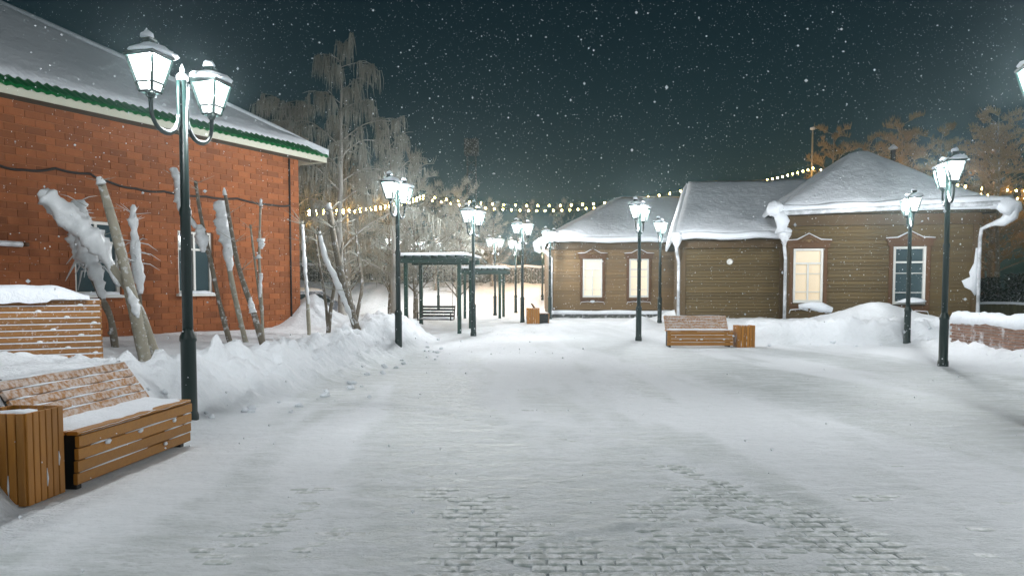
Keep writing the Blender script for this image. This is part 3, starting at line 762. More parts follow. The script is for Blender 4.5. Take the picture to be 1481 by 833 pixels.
downpipe(th, TM@Vector((-0.45,0.62,4.02)), tuple((TM@Vector((0.0,0,0)))[:2]), 0.4, (0,-1), 0.16)
m = MB().tube([TM@Vector((-0.3,0.7,4.0)), TM@Vector((-0.62,0.75,4.02)), TM@Vector((-0.78,0.75,3.9)), TM@Vector((-0.76,0.72,3.6)), TM@Vector((-0.6,0.7,3.45))], [0.10,0.20,0.22,0.14,0.05], 9, jit=0.1, rg=rnd).build('overhanging_snow', M['snow'], th, True, world=True)

# ---- main brown house with its lower wing
HA = R(-10.0); HU = Vector((math.cos(HA), math.sin(HA), 0)); HB = Vector((-math.sin(HA), math.cos(HA), 0))
HP = Vector((6.15, 27.6, 0))
def Q(s, b, z): return HP + HU*s + HB*b + Vector((0,0,z))
hm = empty('brown_house', Q(5, 0, 0)); tag(hm, 'brown plank house with snowy hip roof and lower wing on the right', 'house')
# wing
WM = frame_mat(Q(0,0,0), HU, -HB)
m = MB(WM); m.box(0,3.9,-0.3,-0.002,-0.2,3.4); m.box(0,0.3,-8,-0.302,-0.2,3.4); m.box(0.301,3.9,-8.0,-7.7,-0.2,3.4); m.build('wing_wall', M['trim'], hm, world=True)
planks(hm, lambda _: WM, 3.62, 0.25, 3.12, 0.115, [], M['siding'])
m = MB(WM); m.box(-0.09,0.13,0.034,0.08,0.2,3.12); m.box(3.36,3.55,0.034,0.09,0.2,3.12); m.box(-0.12,3.55,0.0,0.11,3.122,3.40); m.box(-0.15,3.55,0.0,0.17,3.11,3.15); m.build('wing_trim', M['trim'], hm, world=True)
m = MB(WM); m.box(-0.35,3.6,-0.3,0.42,3.402,3.44); m.build('wing_soffit', M['soffit'], hm, world=True)
vt = MB(WM); vt.M = WM @ Matrix.Translation((1.66,0.04,2.62)) @ Matrix.Rotation(R(-90),4,'X'); vt.lathe([(0.105,0.0),(0.105,0.03),(0.06,0.045),(0.055,0.03),(0.02,0.03)],14); vt.build('vent', M['white'], hm, True, world=True)
we0 = Q(-0.30,-0.48,3.46); we1 = Q(4.6,-0.48,3.46); wr1 = Q(5.2,4.5,6.02); wr0 = Q(0.42,4.5,6.02)
m = MB(); m.add([we0,we1,wr1,wr0,Q(-0.3,9.4,3.46),Q(5.2,9.4,3.46)], [(0,1,2,3),(4,0,3),(5,4,3,2)]); wrf = m.build('wing_roof', M['soffit'], hm, world=True)
sheet(we0,we1,wr1,wr0,24,14,0.22,0.07,M['snow_roof'],'wing_roof_snow',wrf,3,sag=0.10)
sheet(Q(-0.3,9.4,3.46),we0,wr0,wr0,10,12,0.18,0.03,M['snow_roof'],'hip_snow',wrf,8)
m = MB().tube([Q(s,-0.50,3.52+0.03*math.sin(s*3)) for s in np.linspace(-0.25,3.55,18)], 0.13, 8, jit=0.08, rg=rnd); m.build('eave_snow', M['snow'], wrf, True)
downpipe(hm, Q(-0.22,-0.55,3.42), tuple(Q(-0.12,0,0)[:2]), 0.3, tuple((-HB)[:2]), 0.17)
downpipe(hm, Q(3.35,-1.05,3.50), tuple(Q(3.45,-0.62,0)[:2]), 0.3, tuple((-HB)[:2]), 0.19)
# main block
MM = frame_mat(Q(3.55,-0.6,0), HU, -HB); ML = 5.97
mw_ = [(0.66,1.17,3.03,0.97),(3.90,1.13,3.07,1.02)]
op = [(c-w_/2,c+w_/2,a,b) for c,a,b,w_ in mw_]
m = MB(MM); xs = [0]+[v for o_ in op for v in o_[:2]]+[ML]
for i in range(len(xs)-1):
    if i % 2 == 0: m.box(xs[i],xs[i+1],-0.3,-0.002,-0.2,4.15)
    else: o_ = op[i//2]; m.box(xs[i],xs[i+1],-0.3,-0.002,-0.2,o_[2]); m.box(xs[i],xs[i+1],-0.3,-0.002,o_[3],4.15)
m.box(0,0.3,-8,-0.302,-0.2,4.15); m.box(ML-.3,ML,-8,-0.302,-0.2,4.15); m.box(0.301,ML-.301,-8,-7.7,-.2,4.15)
m.build('wall', M['trim'], hm, world=True)
planks(hm, lambda _: MM, ML, 0.3, 3.82, 0.125, op, M['siding'])
for i, (c,a,b,w_) in enumerate(mw_): carved_window(hm, MM, c, a, b, w_, M['lit_warm'] if i == 0 else M['dark_glass'])
m = MB(MM); m.box(-0.08,0.09,0.034,0.075,0.3,3.82); m.box(ML-0.14,ML+0.06,0.034,0.08,0.3,3.82); m.box(-0.1,ML+0.1,0.0,0.10,3.822,4.16); m.box(-0.14,ML+0.14,0.0,0.17,3.80,3.85); m.build('cornice', M['trim'], hm, world=True)
m = MB(MM); m.box(-0.55,ML+0.6,-0.3,0.62,4.162,4.20); m.build('soffit', M['soffit'], hm, world=True)
ez = 4.22
a0 = MM@Vector((-0.62,0.66,ez)); a1 = MM@Vector((ML+0.66,0.66,ez)); pk = MM@Vector((2.95,-2.85,6.70)); pb = MM@Vector((2.95,-5.4,6.70))
b0 = MM@Vector((-0.62,-8.6,ez)); b1 = MM@Vector((ML+0.66,-8.6,ez))
m = MB(); m.add([a0,a1,pk,pb,b0,b1], [(0,1,2),(1,5,3,2),(4,0,2,3),(5,4,3)]); mrf = m.build('roof', M['soffit'], hm, world=True)
sheet(a0,a1,pk,pk,26,16,0.24,0.07,M['snow_roof'],'front_roof_snow',mrf,4)
sheet(a1,b1,pb,pk,22,16,0.22,0.06,M['snow_roof'],'right_roof_snow',mrf,5)
sheet(b0,a0,pk,pb,22,16,0.22,0.06,M['snow_roof'],'left_roof_snow',mrf,6)
# gutter that climbs a little to the right, with its own snow roll
gp = [MM@Vector((x_,0.74,4.20+0.030*x_)) for x_ in np.linspace(-0.75,ML+0.75,20)]
gt = MB().tube(gp, 0.085, 8).build('gutter', M['zinc'], hm, True, world=True)
MB().tube([p+HB*0.10+Vector((0,0,0.14)) for p in gp], [0.13+0.03*math.sin(i*1.3) for i in range(20)], 8, jit=0.1, rg=rnd).build('gutter_snow', M['snow'], gt, True)
m = MB(); m.blob(MM@Vector((-0.55,0.72,4.32)),(0.30,0.28,0.26),12,8,0.2,2); m.tube([MM@Vector((-0.45,0.74,4.2)),MM@Vector((-0.3,0.72,3.9)),MM@Vector((-0.35,0.62,3.65)),MM@Vector((-0.5,0.5,3.55))],[0.20,0.22,0.16,0.05],9,jit=0.12,rg=rnd)
m.build('overhanging_snow', M['snow'], hm, True, world=True)
dp = MB().tube([MM@Vector((ML+0.62,0.72,4.1)),MM@Vector((ML+0.55,0.6,3.85)),MM@Vector((ML+0.25,0.25,3.72)),MM@Vector((ML+0.08,0.14,3.62)),MM@Vector((ML+0.05,0.12,3.3)),MM@Vector((ML+0.05,0.12,0.3))],[0.13,0.11,0.065,0.06,0.06,0.06],10).build('downpipe', M['zinc'], hm, True, world=True)
m = MB(); m.blob(MM@Vector((ML+0.62,0.74,4.28)),(0.36,0.30,0.26),12,8,0.25,5); m.tube([MM@Vector((ML+0.75,0.74,4.25)),MM@Vector((ML+0.72,0.72,3.98)),MM@Vector((ML+0.52,0.6,3.80)),MM@Vector((ML+0.25,0.3,3.76))],[0.22,0.20,0.15,0.04],9,jit=0.12,rg=rnd)
m.blob(MM@Vector((ML+0.35,0.6,4.35)),(0.45,0.2,0.15),12,7,0.25,6)
m.build('downpipe_snow', M['snow'], dp, True)
# wind-blown snow stuck on the corner boards
m = MB(MM); m.prism([(ML-0.06,3.0),(ML-0.10,2.5),(ML-0.24,2.2),(ML-0.20,2.05),(ML-0.46,1.92),(ML-0.36,1.7),(ML-0.16,1.6),(ML-0.05,1.42),(ML+0.0,1.5),(ML+0.0,3.0)], 0.082, 0.12); m.build('plastered_snow', M['snow'], hm, True, world=True)
# chimney pipe
cp = Q(7.75, 2.45, 0)
ch = MB().lathe([(0.085,5.4),(0.085,6.72),(0.10,6.74),(0.10,6.80),(0.085,6.82)],10,cp).build('chimney', M['black'], hm, True, world=True)
MB().lathe([(0.17,6.86),(0.17,6.89),(0.03,7.02),(0.02,7.03)],10,cp).build('cowl', M['zinc'], ch, True)
# snow-laden step canopy with a rail under the first window
m = MB(MM); m.box(0.55,0.60,0.75,0.80,0.3,1.0); m.box(0.80,0.84,0.75,0.79,0.3,0.95); m.box(1.02,1.06,0.75,0.79,0.3,0.92); m.beam((0.5,0.77,1.02),(1.15,0.77,0.90),0.06,0.05)
rl = m.build('railing', M['trim'], hm, world=True)
MB(MM).tube([(0.25,0.70,1.06),(0.6,0.76,1.10),(0.95,0.78,1.04),(1.3,0.80,0.95)],[0.07,0.13,0.16,0.10],9,jit=0.15,rg=rnd).build('rail_snow', M['snow'], rl, True)
m = MB(MM); m.blob((3.98,0.16,1.20),(0.46,0.16,0.16),12,7,0.2,7,flat=True); m.build('sill_snow', M['snow'], hm, True, world=True)

# ------------------------------------------------------------------ benches and bins
def make_bench(wood, frost, label, loc, rz, L=1.8, snowy=1.0, seed=0):
    root = empty('slatted_bench', loc, rz); tag(root, label, 'bench', 'slatted wooden benches'); q = random.Random(seed)
    for k in range(4):
        z0 = 0.055 + k*0.100
        MB().bbox(0, L, 0.0 - 0.03*k/4, 0.035 - 0.03*k/4, z0, z0+0.090, 0.006).build('front_slat', wood, root)
    for k in range(4):
        y0 = -0.012 + k*0.108
        MB().bbox(0, L, y0, y0+0.094, 0.452, 0.482, 0.006).build('seat_slat', wood, root)
    for k in range(5):
        t0 = k/5; y0 = 0.43 + 0.27*t0; z0 = 0.50 + 0.37*t0
        m = MB(); m.M = Matrix.Translation((0, y0, z0)) @ Matrix.Rotation(R(-36), 4, 'X')
        m.bbox(0.02, L-0.02, -0.016, 0.016, 0.0, 0.081, 0.005); m.build('back_slat', frost, root)
    for x0 in (0.05, L-0.12):
        m = MB()
        m.M = Matrix(((0,0,1,x0),(1,0,0,0),(0,1,0,0),(0,0,0,1))).to_4x4()
        poly = [(0.045,0.0),(0.40,0.0),(0.47,0.05),(0.47,0.40),(0.74,0.86),(0.70,0.88),(0.415,0.445),(0.03,0.445),(0.045,0.40)]
        n = len(poly)
        m.add([(a,b,0) for a,b in poly]+[(a,b,0.06) for a,b in poly], [tuple(range(n-1,-1,-1)),tuple(range(n,2*n))]+[(i,(i+1)%n,n+(i+1)%n,n+i) for i in range(n)])
        m.build('end_support', M['black'], root)
    # snow on the seat and in the slat joints
    s = MB()
    nu, nv = 40, 6; top = []
    for j in range(nv+1):
        for i in range(nu+1):
            u = i/nu; v = j/nv
            e = min(min(u,1-u)*12, min(v,1-v)*5, 1)
            hh = 0.485 + (0.012 + 0.05*v**2)*e*snowy + 0.016*mnoise.noise(Vector((u*9, v*2.5, seed)))*snowy - (0.014 if v < 0.2 else 0)
            top.append((0.015+u*(L-0.03), -0.02+v*0.49, hh))
    f = [(j*(nu+1)+i, j*(nu+1)+i+1, (j+1)*(nu+1)+i+1, (j+1)*(nu+1)+i) for j in range(nv) for i in range(nu)]
    s.add(top, f)
    s.build('seat_snow', M['snow'], root, True)
    s = MB()
    for k in range(1, 4):
        x0 = q.uniform(0, 0.2)
        while x0 < L-0.1:
            x1 = min(L-0.02, x0+q.uniform(0.25, 1.1)); y = -0.03*k/4
            s.tube([(x0,y+0.006,0.049+k*0.1),((x0+x1)/2,y+0.004,0.051+k*0.1),(x1,y+0.006,0.049+k*0.1)], [0.003,0.008,0.003], 5); x0 = x1+q.uniform(0.02,0.5)
    for k in range(1, 6):
        t0 = k/5; y0 = 0.43+0.27*t0-0.014; z0 = 0.50+0.37*t0-0.004; x0 = 0.03
        while x0 < L-0.1:
            x1 = min(L-0.03, x0+q.uniform(0.3,0.9)); s.tube([(x0,y0,z0),((x0+x1)/2,y0-0.004,z0+0.003),(x1,y0,z0)],[0.004,0.012,0.004],5); x0 = x1+q.uniform(0,0.15)
    for k in range(4):
        xx = q.uniform(0.1,L-0.1); kk = q.randrange(1,4); s.blob((xx,-0.02,0.05+kk*0.1-0.02),(q.uniform(.015,.05),0.014,q.uniform(.01,.025)),7,5,0.3,k)
    tag(s.build('joint_snow', M['snow'], root, True), kind='stuff')
    return root
make_bench(M['wood_y'] if False else M['wood'], M['wood_frost'], 'long slatted wooden bench in the left foreground with frosted backrest', (-3.455, 5.98, 0.0), math.atan2(1.79,0.14), 1.8, 1.0, 1)
make_bench(M['wood'], M['wood_frost'], 'frosted wooden bench on the right facing the viewer, before the brown wing', (4.36, 21.3, 0.0), 0.0, 1.84, 0.7, 2)
make_bench(M['wood_dull'], M['wood_dull'], 'far wooden bench seen end-on beside the tan house lamp', (1.56, 32.0, 0.16), R(90), 1.8, 1.2, 3)

def make_bin(label, loc, rz, w_=0.40, h=0.66, lean=0.0, seed=0):
    root = empty('slatted_bin', loc, rz); tag(root, label, 'litter bin', 'slatted wooden litter bins')
    hw = w_/2; n = 6; sp = w_/n
    for side in range(4):
        for k in range(n):
            a = -hw + k*sp + 0.005; b = a + sp - 0.010
            m = MB(Matrix.Rotation(side*math.pi/2, 4, 'Z')); m.bbox(a, b, -hw-0.012, -hw+0.012, 0.0, h, 0.004); m.build('slat', M['wood_y'], root)
    m = MB()
    for z in (0.08, h-0.07):
        for side in range(4):
            m.M = Matrix.Rotation(side*math.pi/2, 4, 'Z'); m.box(-hw+0.014, hw-0.014, -hw+0.0125, -hw+0.025, z, z+0.03)
    m.build('frame', M['black'], root)
    MB().box(-hw+0.03,hw-0.03,-hw+0.03,hw-0.03,0.06,h-0.06).build('liner', M['bin_liner'], root)
    m = MB(); m.blob((0,0,h-0.05),(hw-0.04,hw-0.04,0.05),12,7,0.3,seed,flat=True); m.build('snow', M['snow'], root, True)
    m = MB(); q = random.Random(seed)
    for k in range(16):
        sd = q.randrange(4); m.M = Matrix.Rotation(sd*math.pi/2, 4, 'Z'); x0 = -hw + q.randrange(1,n)*sp; z0 = q.uniform(0.0,0.35)*q.random()
        m.tube([(x0,-hw-0.010,z0),(x0,-hw-0.013,z0+0.06),(x0,-hw-0.010,z0+q.uniform(0.08,0.2))],[0.003,0.008,0.002],5)
    tag(m.build('joint_snow', M['snow'], root, True), kind='stuff')
    return root
make_bin('slatted wooden litter bin at the near end of the left bench', (-3.745, 5.73, 0.02), R(-4.5), 0.41, 0.68, seed=1)
make_bin('slatted wooden litter bin right of the frosted bench before the brown wing', (6.55, 21.45, 0.0), R(2), 0.46, 0.62, seed=2)
make_bin('square wooden litter bin beside the far lamp at the end of the square', (0.88, 32.1, 0.14), R(3), 0.50, 0.72, seed=3)

# tall bench back behind, seat drowned in the snow
rb = empty('high_backed_bench', (-6.9, 10.4, 0.3)); tag(rb, 'high slatted bench back with thick snow on top, half buried by the brick house', 'bench')
A = Vector((-7.9, 9.75, 0)); B = Vector((-5.93, 11.0, 0)); LB = (B-A).length
RM = frame_mat(A, (B-A), Vector(((B-A).y, -(B-A).x, 0)))
for k in range(10):
    z0 = 0.62 + k*0.086
    m = MB(RM); m.bbox(0,LB,-0.02-0.012*k,0.012-0.012*k,z0,z0+0.070,0.005); m.build('back_slat', M['wood_dull'], rb, world=True)
    m = MB(RM); m.tube([(0.02,0.004-0.012*k,z0+0.072),(LB*0.5,0.010-0.012*k,z0+0.074),(LB-0.02,0.004-0.012*k,z0+0.072)],[0.006,0.008,0.010],5); m.blob((LB-0.1-0.17*((k*7)%5),0.0-0.012*k,z0+0.085),(0.04,0.02,0.02),7,5,0.2,k); m.build('slat_snow', M['snow'], rb, True, world=True)
for x0 in (0.08, LB-0.12):
    m = MB(RM); m.beam((x0,-0.05,0.1),(x0,-0.19,1.48),0.05,0.05,(0,1,0)); m.build('post', M['black'], rb, world=True)
m = MB(RM); m.box(0,LB,-0.62,-0.10,0.50,0.54); m.build('seat', M['wood_dull'], rb, world=True)
m = MB(RM); nn = 34; top = []; ff = []
for i in range(nn+1):
    u = i/nn; x0 = -0.05+u*(LB-0.10)
    th_ = (0.20 if u < 0.80 else 0.20-0.15*sst(0.80,1.0,u)) + 0.02*mnoise.noise(Vector((u*9,0,2))); th_ = float(th_)
    dr_ = 0.05 if u < 0.78 else 0.0
    dr_ += 0.02*mnoise.noise(Vector((u*14,3,2)))
    top += [(x0,-0.02,1.475-dr_),(x0,-0.03,1.475+th_*0.6),(x0,-0.13,1.475+th_),(x0,-0.30,1.475+th_*0.8),(x0,-0.34,1.42)]
for i in range(nn):
    for k in range(4): a = i*5+k; ff.append((a,a+5,a+6,a+1))
m.add(top, ff); m.build('top_snow', M['snow'], rb, True, world=True)

# ------------------------------------------------------------------ pruned, iced-up trunks before the brick wall
def px_path(pts, Y, dy=0.0):
    out = []
    for i, (x, y) in enumerate(pts): out.append(at(x, y, Y + dy*i/(max(1, len(pts)-1))))
    return out
def dense(path, n):
    out = []; L = len(path)-1
    for i in range(n+1):
        t = i/n*L; k = min(int(t), L-1); u = t-k
        p0 = path[max(k-1,0)]; p1 = path[k]; p2 = path[k+1]; p3 = path[min(k+2,L)]
        out.append(0.5*((2*p1)+(-p0+p2)*u+(2*p0-5*p1+4*p2-p3)*u*u+(-p0+3*p1-3*p2+p3)*u**3))
    return out
def trunk_mesh(paths, n=9, steps=14, seed=0):
    m = MB(); q = random.Random(seed)
    for (path, r0, r1) in paths:
        d = dense(path, steps); rr = [(r0+(r1-r0)*i/steps)*(1+q.uniform(-.10,.10)) for i in range(steps+1)]
        m.tube(d, rr, n, jit=0.05, rg=q)
        for k in range(3):
            i = q.randrange(3, steps); m.blob(d[i]+Vector((q.uniform(-1,1)*rr[i]*.7,-rr[i]*0.6,0)),(rr[i]*.6,rr[i]*.6,rr[i]*.7),7,5,0.3,k)
    return m
def spikes(m, base, n, length, seed, r=0.007, up=0.2, spread=1.0, curl=0.0):
    q = random.Random(seed)
    for k in range(n):
        a = q.uniform(0, 2*math.pi); d = Vector((math.cos(a)*spread, math.sin(a)*spread*0.7, up+q.uniform(-.35,.35))).normalized()
        L = length*q.uniform(0.5,1.1); p = Vector(base[q.randrange(len(base))])
        e = p+d*L+Vector((0,0,-curl*L)); mid = p+d*L*0.55+Vector((0,0,curl*L*0.22))
        m.tube([p,mid,e],[r,r*0.8,r*0.25],5)
    return m
def pruned(label, Y, trunks, ice=(), twigs=(), barkmat='bark', seed=0):
    b = at(*trunks[0][0][0], Y); root = empty('pruned_tree', (b.x, b.y, b.z)); tag(root, label, 'pruned tree', 'pruned trunks beside the brick house')
    P = [(px_path(p, Y, dy), r0, r1) for (p, r0, r1, dy) in trunks]
    for (pth, _, _) in P:
        if pth is P[0][0] or pth[0].z < 1.0:
            pth.insert(0, pth[0]+(pth[0]-pth[1]).normalized()*0.45)
    trunk_mesh(P, seed=seed).build('trunk', M[barkmat], root, True, world=True)
    if ice:
        q = random.Random(seed+5)
        for (p, rs, dy) in ice:
            m = MB()
            NS = 34; pts = px_path(p, Y-0.04, dy); d = dense(pts, NS)
            rr = []
            for i in range(NS+1):
                t = i/NS*(len(rs)-1); k = min(int(t), len(rs)-2); rr.append((rs[k]+(rs[k+1]-rs[k])*(t-k))*(0.84+0.16*mnoise.noise(Vector((i*0.33,seed,1.3)))+0.22*mnoise.noise(Vector((i*0.9,seed,4.3)))))
            n0_ = len(m.v); m.tube(d, rr, 16, jit=0.05, rg=q)
            for vi in range(n0_, len(m.v)):
                c_ = d[(vi-n0_)//16]; v_ = Vector(m.v[vi]); k_ = 1+0.42*mnoise.noise(v_*6.0)+0.30*mnoise.noise(v_*15.0)
                m.v[vi] = tuple(c_+(v_-c_)*k_)
            m.build('ice_coating', M['ice'], root, True, world=True)
    if twigs:
        m = MB()
        for (pts, n, L, up, curl, r) in twigs: spikes(m, px_path(pts, Y-0.02), n, L, seed+n, r, up, 1.0, curl)
        tag(m.build('twigs', M['ice'] if any(t[5] > 0.009 for t in twigs) else M['twig'], root, True, world=True), kind='stuff')
    return root
pruned('pale thick pruned trunk leaning left beside the bench, bare top', 13.2,
   [([(212,527),(196,455),(183,395),(163,320),(145,260)],0.125,0.070,0.2)],
   [([(146,266),(143,256)],[0.085,0.05],0),([(184,415),(196,445),(200,460)],[0.03,0.10,0.02],0)], [([(146,262),(150,275)],6,0.30,0.5,0,0.006),([(170,340),(150,300)],3,0.35,0.3,0,0.007)], 'bark_pale', 1)
pruned('forked trunk with a thick snow-plastered branch pointing up left', 13.55,
   [([(222,505),(205,455),(186,420)],0.085,0.07,0),([(186,420),(150,370),(110,320),(66,288)],0.07,0.05,-0.4)],
   [([(174,414),(156,378),(140,352),(118,330),(92,306),(66,284),(60,280)],[0.05,0.11,0.22,0.24,0.22,0.19,0.05],-0.4)], [([(150,340),(128,300)],5,0.4,0.4,0,0.007)], 'bark_pale', 2)
pruned('curved trunk cloaked in hanging palm-like icicles near the bench back', 14.6,
   [([(166,497),(160,460),(146,428),(128,380),(115,295)],0.075,0.05,0)],
   [([(150,432),(140,400),(128,370),(118,330),(113,290)],[0.06,0.15,0.20,0.19,0.12],0),([(112,300),(108,345),(118,385)],[0.05,0.15,0.05],0.2)],
   [([(113,292),(112,310),(116,320)],14,0.36,0.25,0.1,0.010),([(122,372),(128,380),(126,392)],11,0.50,0.0,0.55,0.022)], 'bark', 3)
pruned('thin trunk with star-shaped ice spikes left of the near lamp', 15.0,
   [([(207,500),(203,450),(198,380),(195,310)],0.055,0.035,0)],
   [([(203,425),(200,390),(196,360),(194,335),(193,318),(193,296)],[0.05,0.13,0.11,0.07,0.10,0.03],0)],
   [([(198,350),(199,365),(200,380)],18,0.55,0.15,0.15,0.011),([(193,310),(193,320)],9,0.36,0.35,0.0,0.008)], 'bark', 4)
pruned('slender trunk leaning left behind the near lamp with ice clump on top', 16.4,
   [([(333,497),(318,440),(303,370),(290,310),(283,262)],0.060,0.035,0.2),([(303,370),(285,330),(262,290),(250,250)],0.04,0.03,0)],
   [([(284,330),(270,310),(263,290),(258,265),(250,243)],[0.04,0.10,0.16,0.10,0.09],0),([(294,365),(292,345),(288,325)],[0.05,0.15,0.06],0)],
   [([(252,255),(260,285)],9,0.45,0.5,0,0.007),([(285,265),(286,275)],6,0.4,0.4,0,0.006)], 'bark', 5)
pruned('trunk leaning left with a tall packed snow column at its top', 16.6,
   [([(355,493),(342,440),(332,390),(322,330),(318,290)],0.062,0.05,0)],
   [([(333,392),(328,350),(322,320),(317,292)],[0.05,0.17,0.18,0.15],0)],
   [([(318,300),(325,340),(330,360)],9,0.38,0.2,0,0.007)], 'bark_pale', 6)
pruned('darker trunk leaning left, longest of the pair by the snow column', 16.2,
   [([(381,501),(366,450),(346,390),(334,330),(325,275)],0.085,0.035,0.1)],
   [([(366,452),(362,430)],[0.10,0.04],0),([(325,282),(324,272)],[0.06,0.03],0)],
   [([(330,310),(340,350),(350,390)],10,0.42,0.45,0,0.006)], 'bark', 7)
pruned('upright thin trunk with small snow clumps nearest the brick corner', 17.4,
   [([(380,485),(378,430),(375,370),(377,292)],0.045,0.025,0),([(378,450),(370,390),(362,325)],0.03,0.022,0)],
   [([(378,360),(377,345)],[0.05,0.11],0),([(374,374),(373,368)],[0.10,0.03],0),([(377,298),(377,288)],[0.05,0.03],0),([(376,430),(377,395)],[0.03,0.06],0)],
   [([(377,300),(376,350),(362,330)],16,0.36,0.45,0,0.006)], 'bark_pale', 8)
pruned('slim pale trunk just past the brick house corner', 19.0,
   [([(447,487),(445,440),(440,380),(437,320)],0.060,0.030,0)],
   [([(446,440),(441,385),(437,325)],[0.03,0.06,0.05],0)],
   [([(438,325),(441,350)],16,0.6,0.55,0,0.007)], 'bark_pale', 9)
pruned('dark forked trunk right of the slim pale one past the corner', 18.6,
   [([(474,491),(478,450),(486,400),(496,350)],0.070,0.030,0),([(475,480),(470,430),(460,370),(455,330)],0.05,0.022,0.2)], (),
   [([(490,370),(460,350),(482,420)],22,0.55,0.6,0,0.008)], 'bark', 10)
pruned('thick snow-streaked trunk leaning left into the snowbank', 18.0,
   [([(521,493),(508,450),(494,400),(484,350),(475,298)],0.105,0.070,0.2),([(515,470),(490,420),(468,360),(460,330)],0.07,0.05,0.2)],
   [([(512,470),(500,440),(486,405),(470,370),(462,335)],[0.03,0.08,0.09,0.08,0.05],0.1),([(476,302),(475,294)],[0.08,0.05],0)],
   [([(476,305),(482,330),(462,340)],26,0.75,0.5,0,0.008),([(490,390),(500,420)],10,0.5,0.4,0,0.008)], 'bark', 11)
pruned('dark leaning trunk behind the snowbank nearest the green lamp', 21.0,
   [([(512,455),(504,420),(500,390),(498,360)],0.07,0.04,0),([(517,452),(524,410),(518,370),(514,330)],0.06,0.03,0.2)], (),
   [([(500,380),(518,370),(515,340)],20,0.7,0.6,0,0.008)], 'bark', 12)

# ------------------------------------------------------------------ low brick wall on the right
lw = empty('low_brick_wall', (11.9, 18.0, 0.2)); tag(lw, 'low curved brick wall dusted with snow at the right edge', 'wall')
arc = [Vector((11.95,20.6,0)),Vector((11.80,19.2,0)),Vector((11.72,17.8,0)),Vector((11.80,16.4,0)),Vector((12.05,15.0,0)),Vector((12.5,13.7,0))]
ad = dense(arc, 44)
m = MB(); core = []
lb_me = {}
for i in range(len(ad)-1):
    p, q_ = ad[i], ad[i+1]; t = (q_-p).normalized(); n_ = Vector((-t.y, t.x, 0))
    if n_.x > 0: n_ = -n_
    m.add([p+n_*0.0+Vector((0,0,-.2)),q_+Vector((0,0,-.2)),q_-n_*0.24+Vector((0,0,-.2)),p-n_*0.24+Vector((0,0,-.2)),p+Vector((0,0,.80)),q_+Vector((0,0,.80)),q_-n_*0.24+Vector((0,0,.80)),p-n_*0.24+Vector((0,0,.80))],
          [(0,1,5,4),(4,5,6,7),(2,3,7,6)])
core_o = m.build('wall_core', M['snow'], lw, world=True)
tot = sum((ad[i+1]-ad[i]).length for i in range(len(ad)-1))
def along(s):
    for i in range(len(ad)-1):
        l = (ad[i+1]-ad[i]).length
        if s <= l: return ad[i].lerp(ad[i+1], s/l), (ad[i+1]-ad[i]).normalized()
        s -= l
    return ad[-1], (ad[-1]-ad[-2]).normalized()
lbm = MB().bbox(-0.118,0.118,-0.03,0.022,-0.034,0.034,0.006).mesh('brick', M['wallbrick'])
for r in range(8):
    s = 0.12 if r % 2 else 0.0
    while s < tot - 0.1:
        p, t = along(s); z = 0.20 + r*0.078; a = math.atan2(t.y, t.x) 
        o = link('brick', lbm, core_o, (p.x+rnd.uniform(-.006,.006), p.y, z), a)
        o.location = Vector((p.x, p.y, z)); o.rotation_euler = (0,0,a + math.pi)
        s += 0.248
m = MB(); m.tube([p+Vector((0.12,0,0.84+0.05*mnoise.noise(p*1.3))) for p in ad], [0.20+0.05*mnoise.noise(p*2.1) for p in ad], 9, jit=0.10, rg=rnd); m.build('top_snow', M['snow'], lw, True, world=True)

# ------------------------------------------------------------------ fence and conifer hedge right of the brown house
fr = empty('board_fence', (20.0, 27.0, 0)); tag(fr, 'low olive board fence right of the brown house under a dark hedge', 'fence')
for k in range(46):
    x0 = 16.4 + k*0.15
    m = MB(); m.bbox(x0, x0+0.138, 26.95+rnd.uniform(-.008,.008), 26.98, 0.2, 1.12+rnd.uniform(-.02,.02), 0.004); m.build('board', M['olive'], fr, world=True)
m = MB(); m.box(16.4,23.3,26.985,27.03,0.95,1.03); m.build('rail', M['olive'], fr, world=True)
m = MB(); m.tube([(16.5+i*0.4,26.97,1.14+0.02*math.sin(i)) for i in range(17)],[0.05]*17,6,jit=.2,rg=rnd); m.build('fence_snow', M['snow'], fr, True, world=True)
def hedge_mesh(seed, w_, h, n):
    q = random.Random(seed); m = MB()
    for k in range(n):
        a = q.uniform(0,2*math.pi); rr = math.sqrt(q.random()); z = q.random()
        c = Vector((math.cos(a)*rr*w_*(1-0.45*z), math.sin(a)*rr*w_*0.7*(1-0.4*z), z*h))
        d = Vector((math.cos(a)*0.8, math.sin(a)*0.8, q.uniform(-.5,.35))).normalized(); L = q.uniform(.12,.30)
        s = d.cross(Vector((0,0,1))).normalized()*q.uniform(.02,.05); u = Vector((0,0,q.uniform(-.02,.03)))
        e = c+d*L
        m.add([c-s*.4, c+d*L*.5-s+u, e, c+d*L*.5+s-u, c+s*.4], [(0,1,2,3,4)])
    return m
for k, (x, y, w_, h, lb) in enumerate(((17.5,28.2,0.75,1.85,'dark conifer bush behind the fence, nearest the brown house'),(18.75,28.0,0.8,2.0,'dark conifer bush behind the fence, in the middle'),(20.0,28.3,0.8,1.9,'dark conifer bush behind the fence at the right edge of the picture'))):
    o = empty('conifer_bush', (x,y,0.2)); tag(o, lb, 'bush', 'conifer bushes behind the fence')
    hedge_mesh(k+3, w_, h, 2600).build('foliage', M['needle'], o)
    MB().tube([(0,0,-.1),(0,0,h*.6)],[0.05,0.02],6).build('trunk', M['bark'], o)

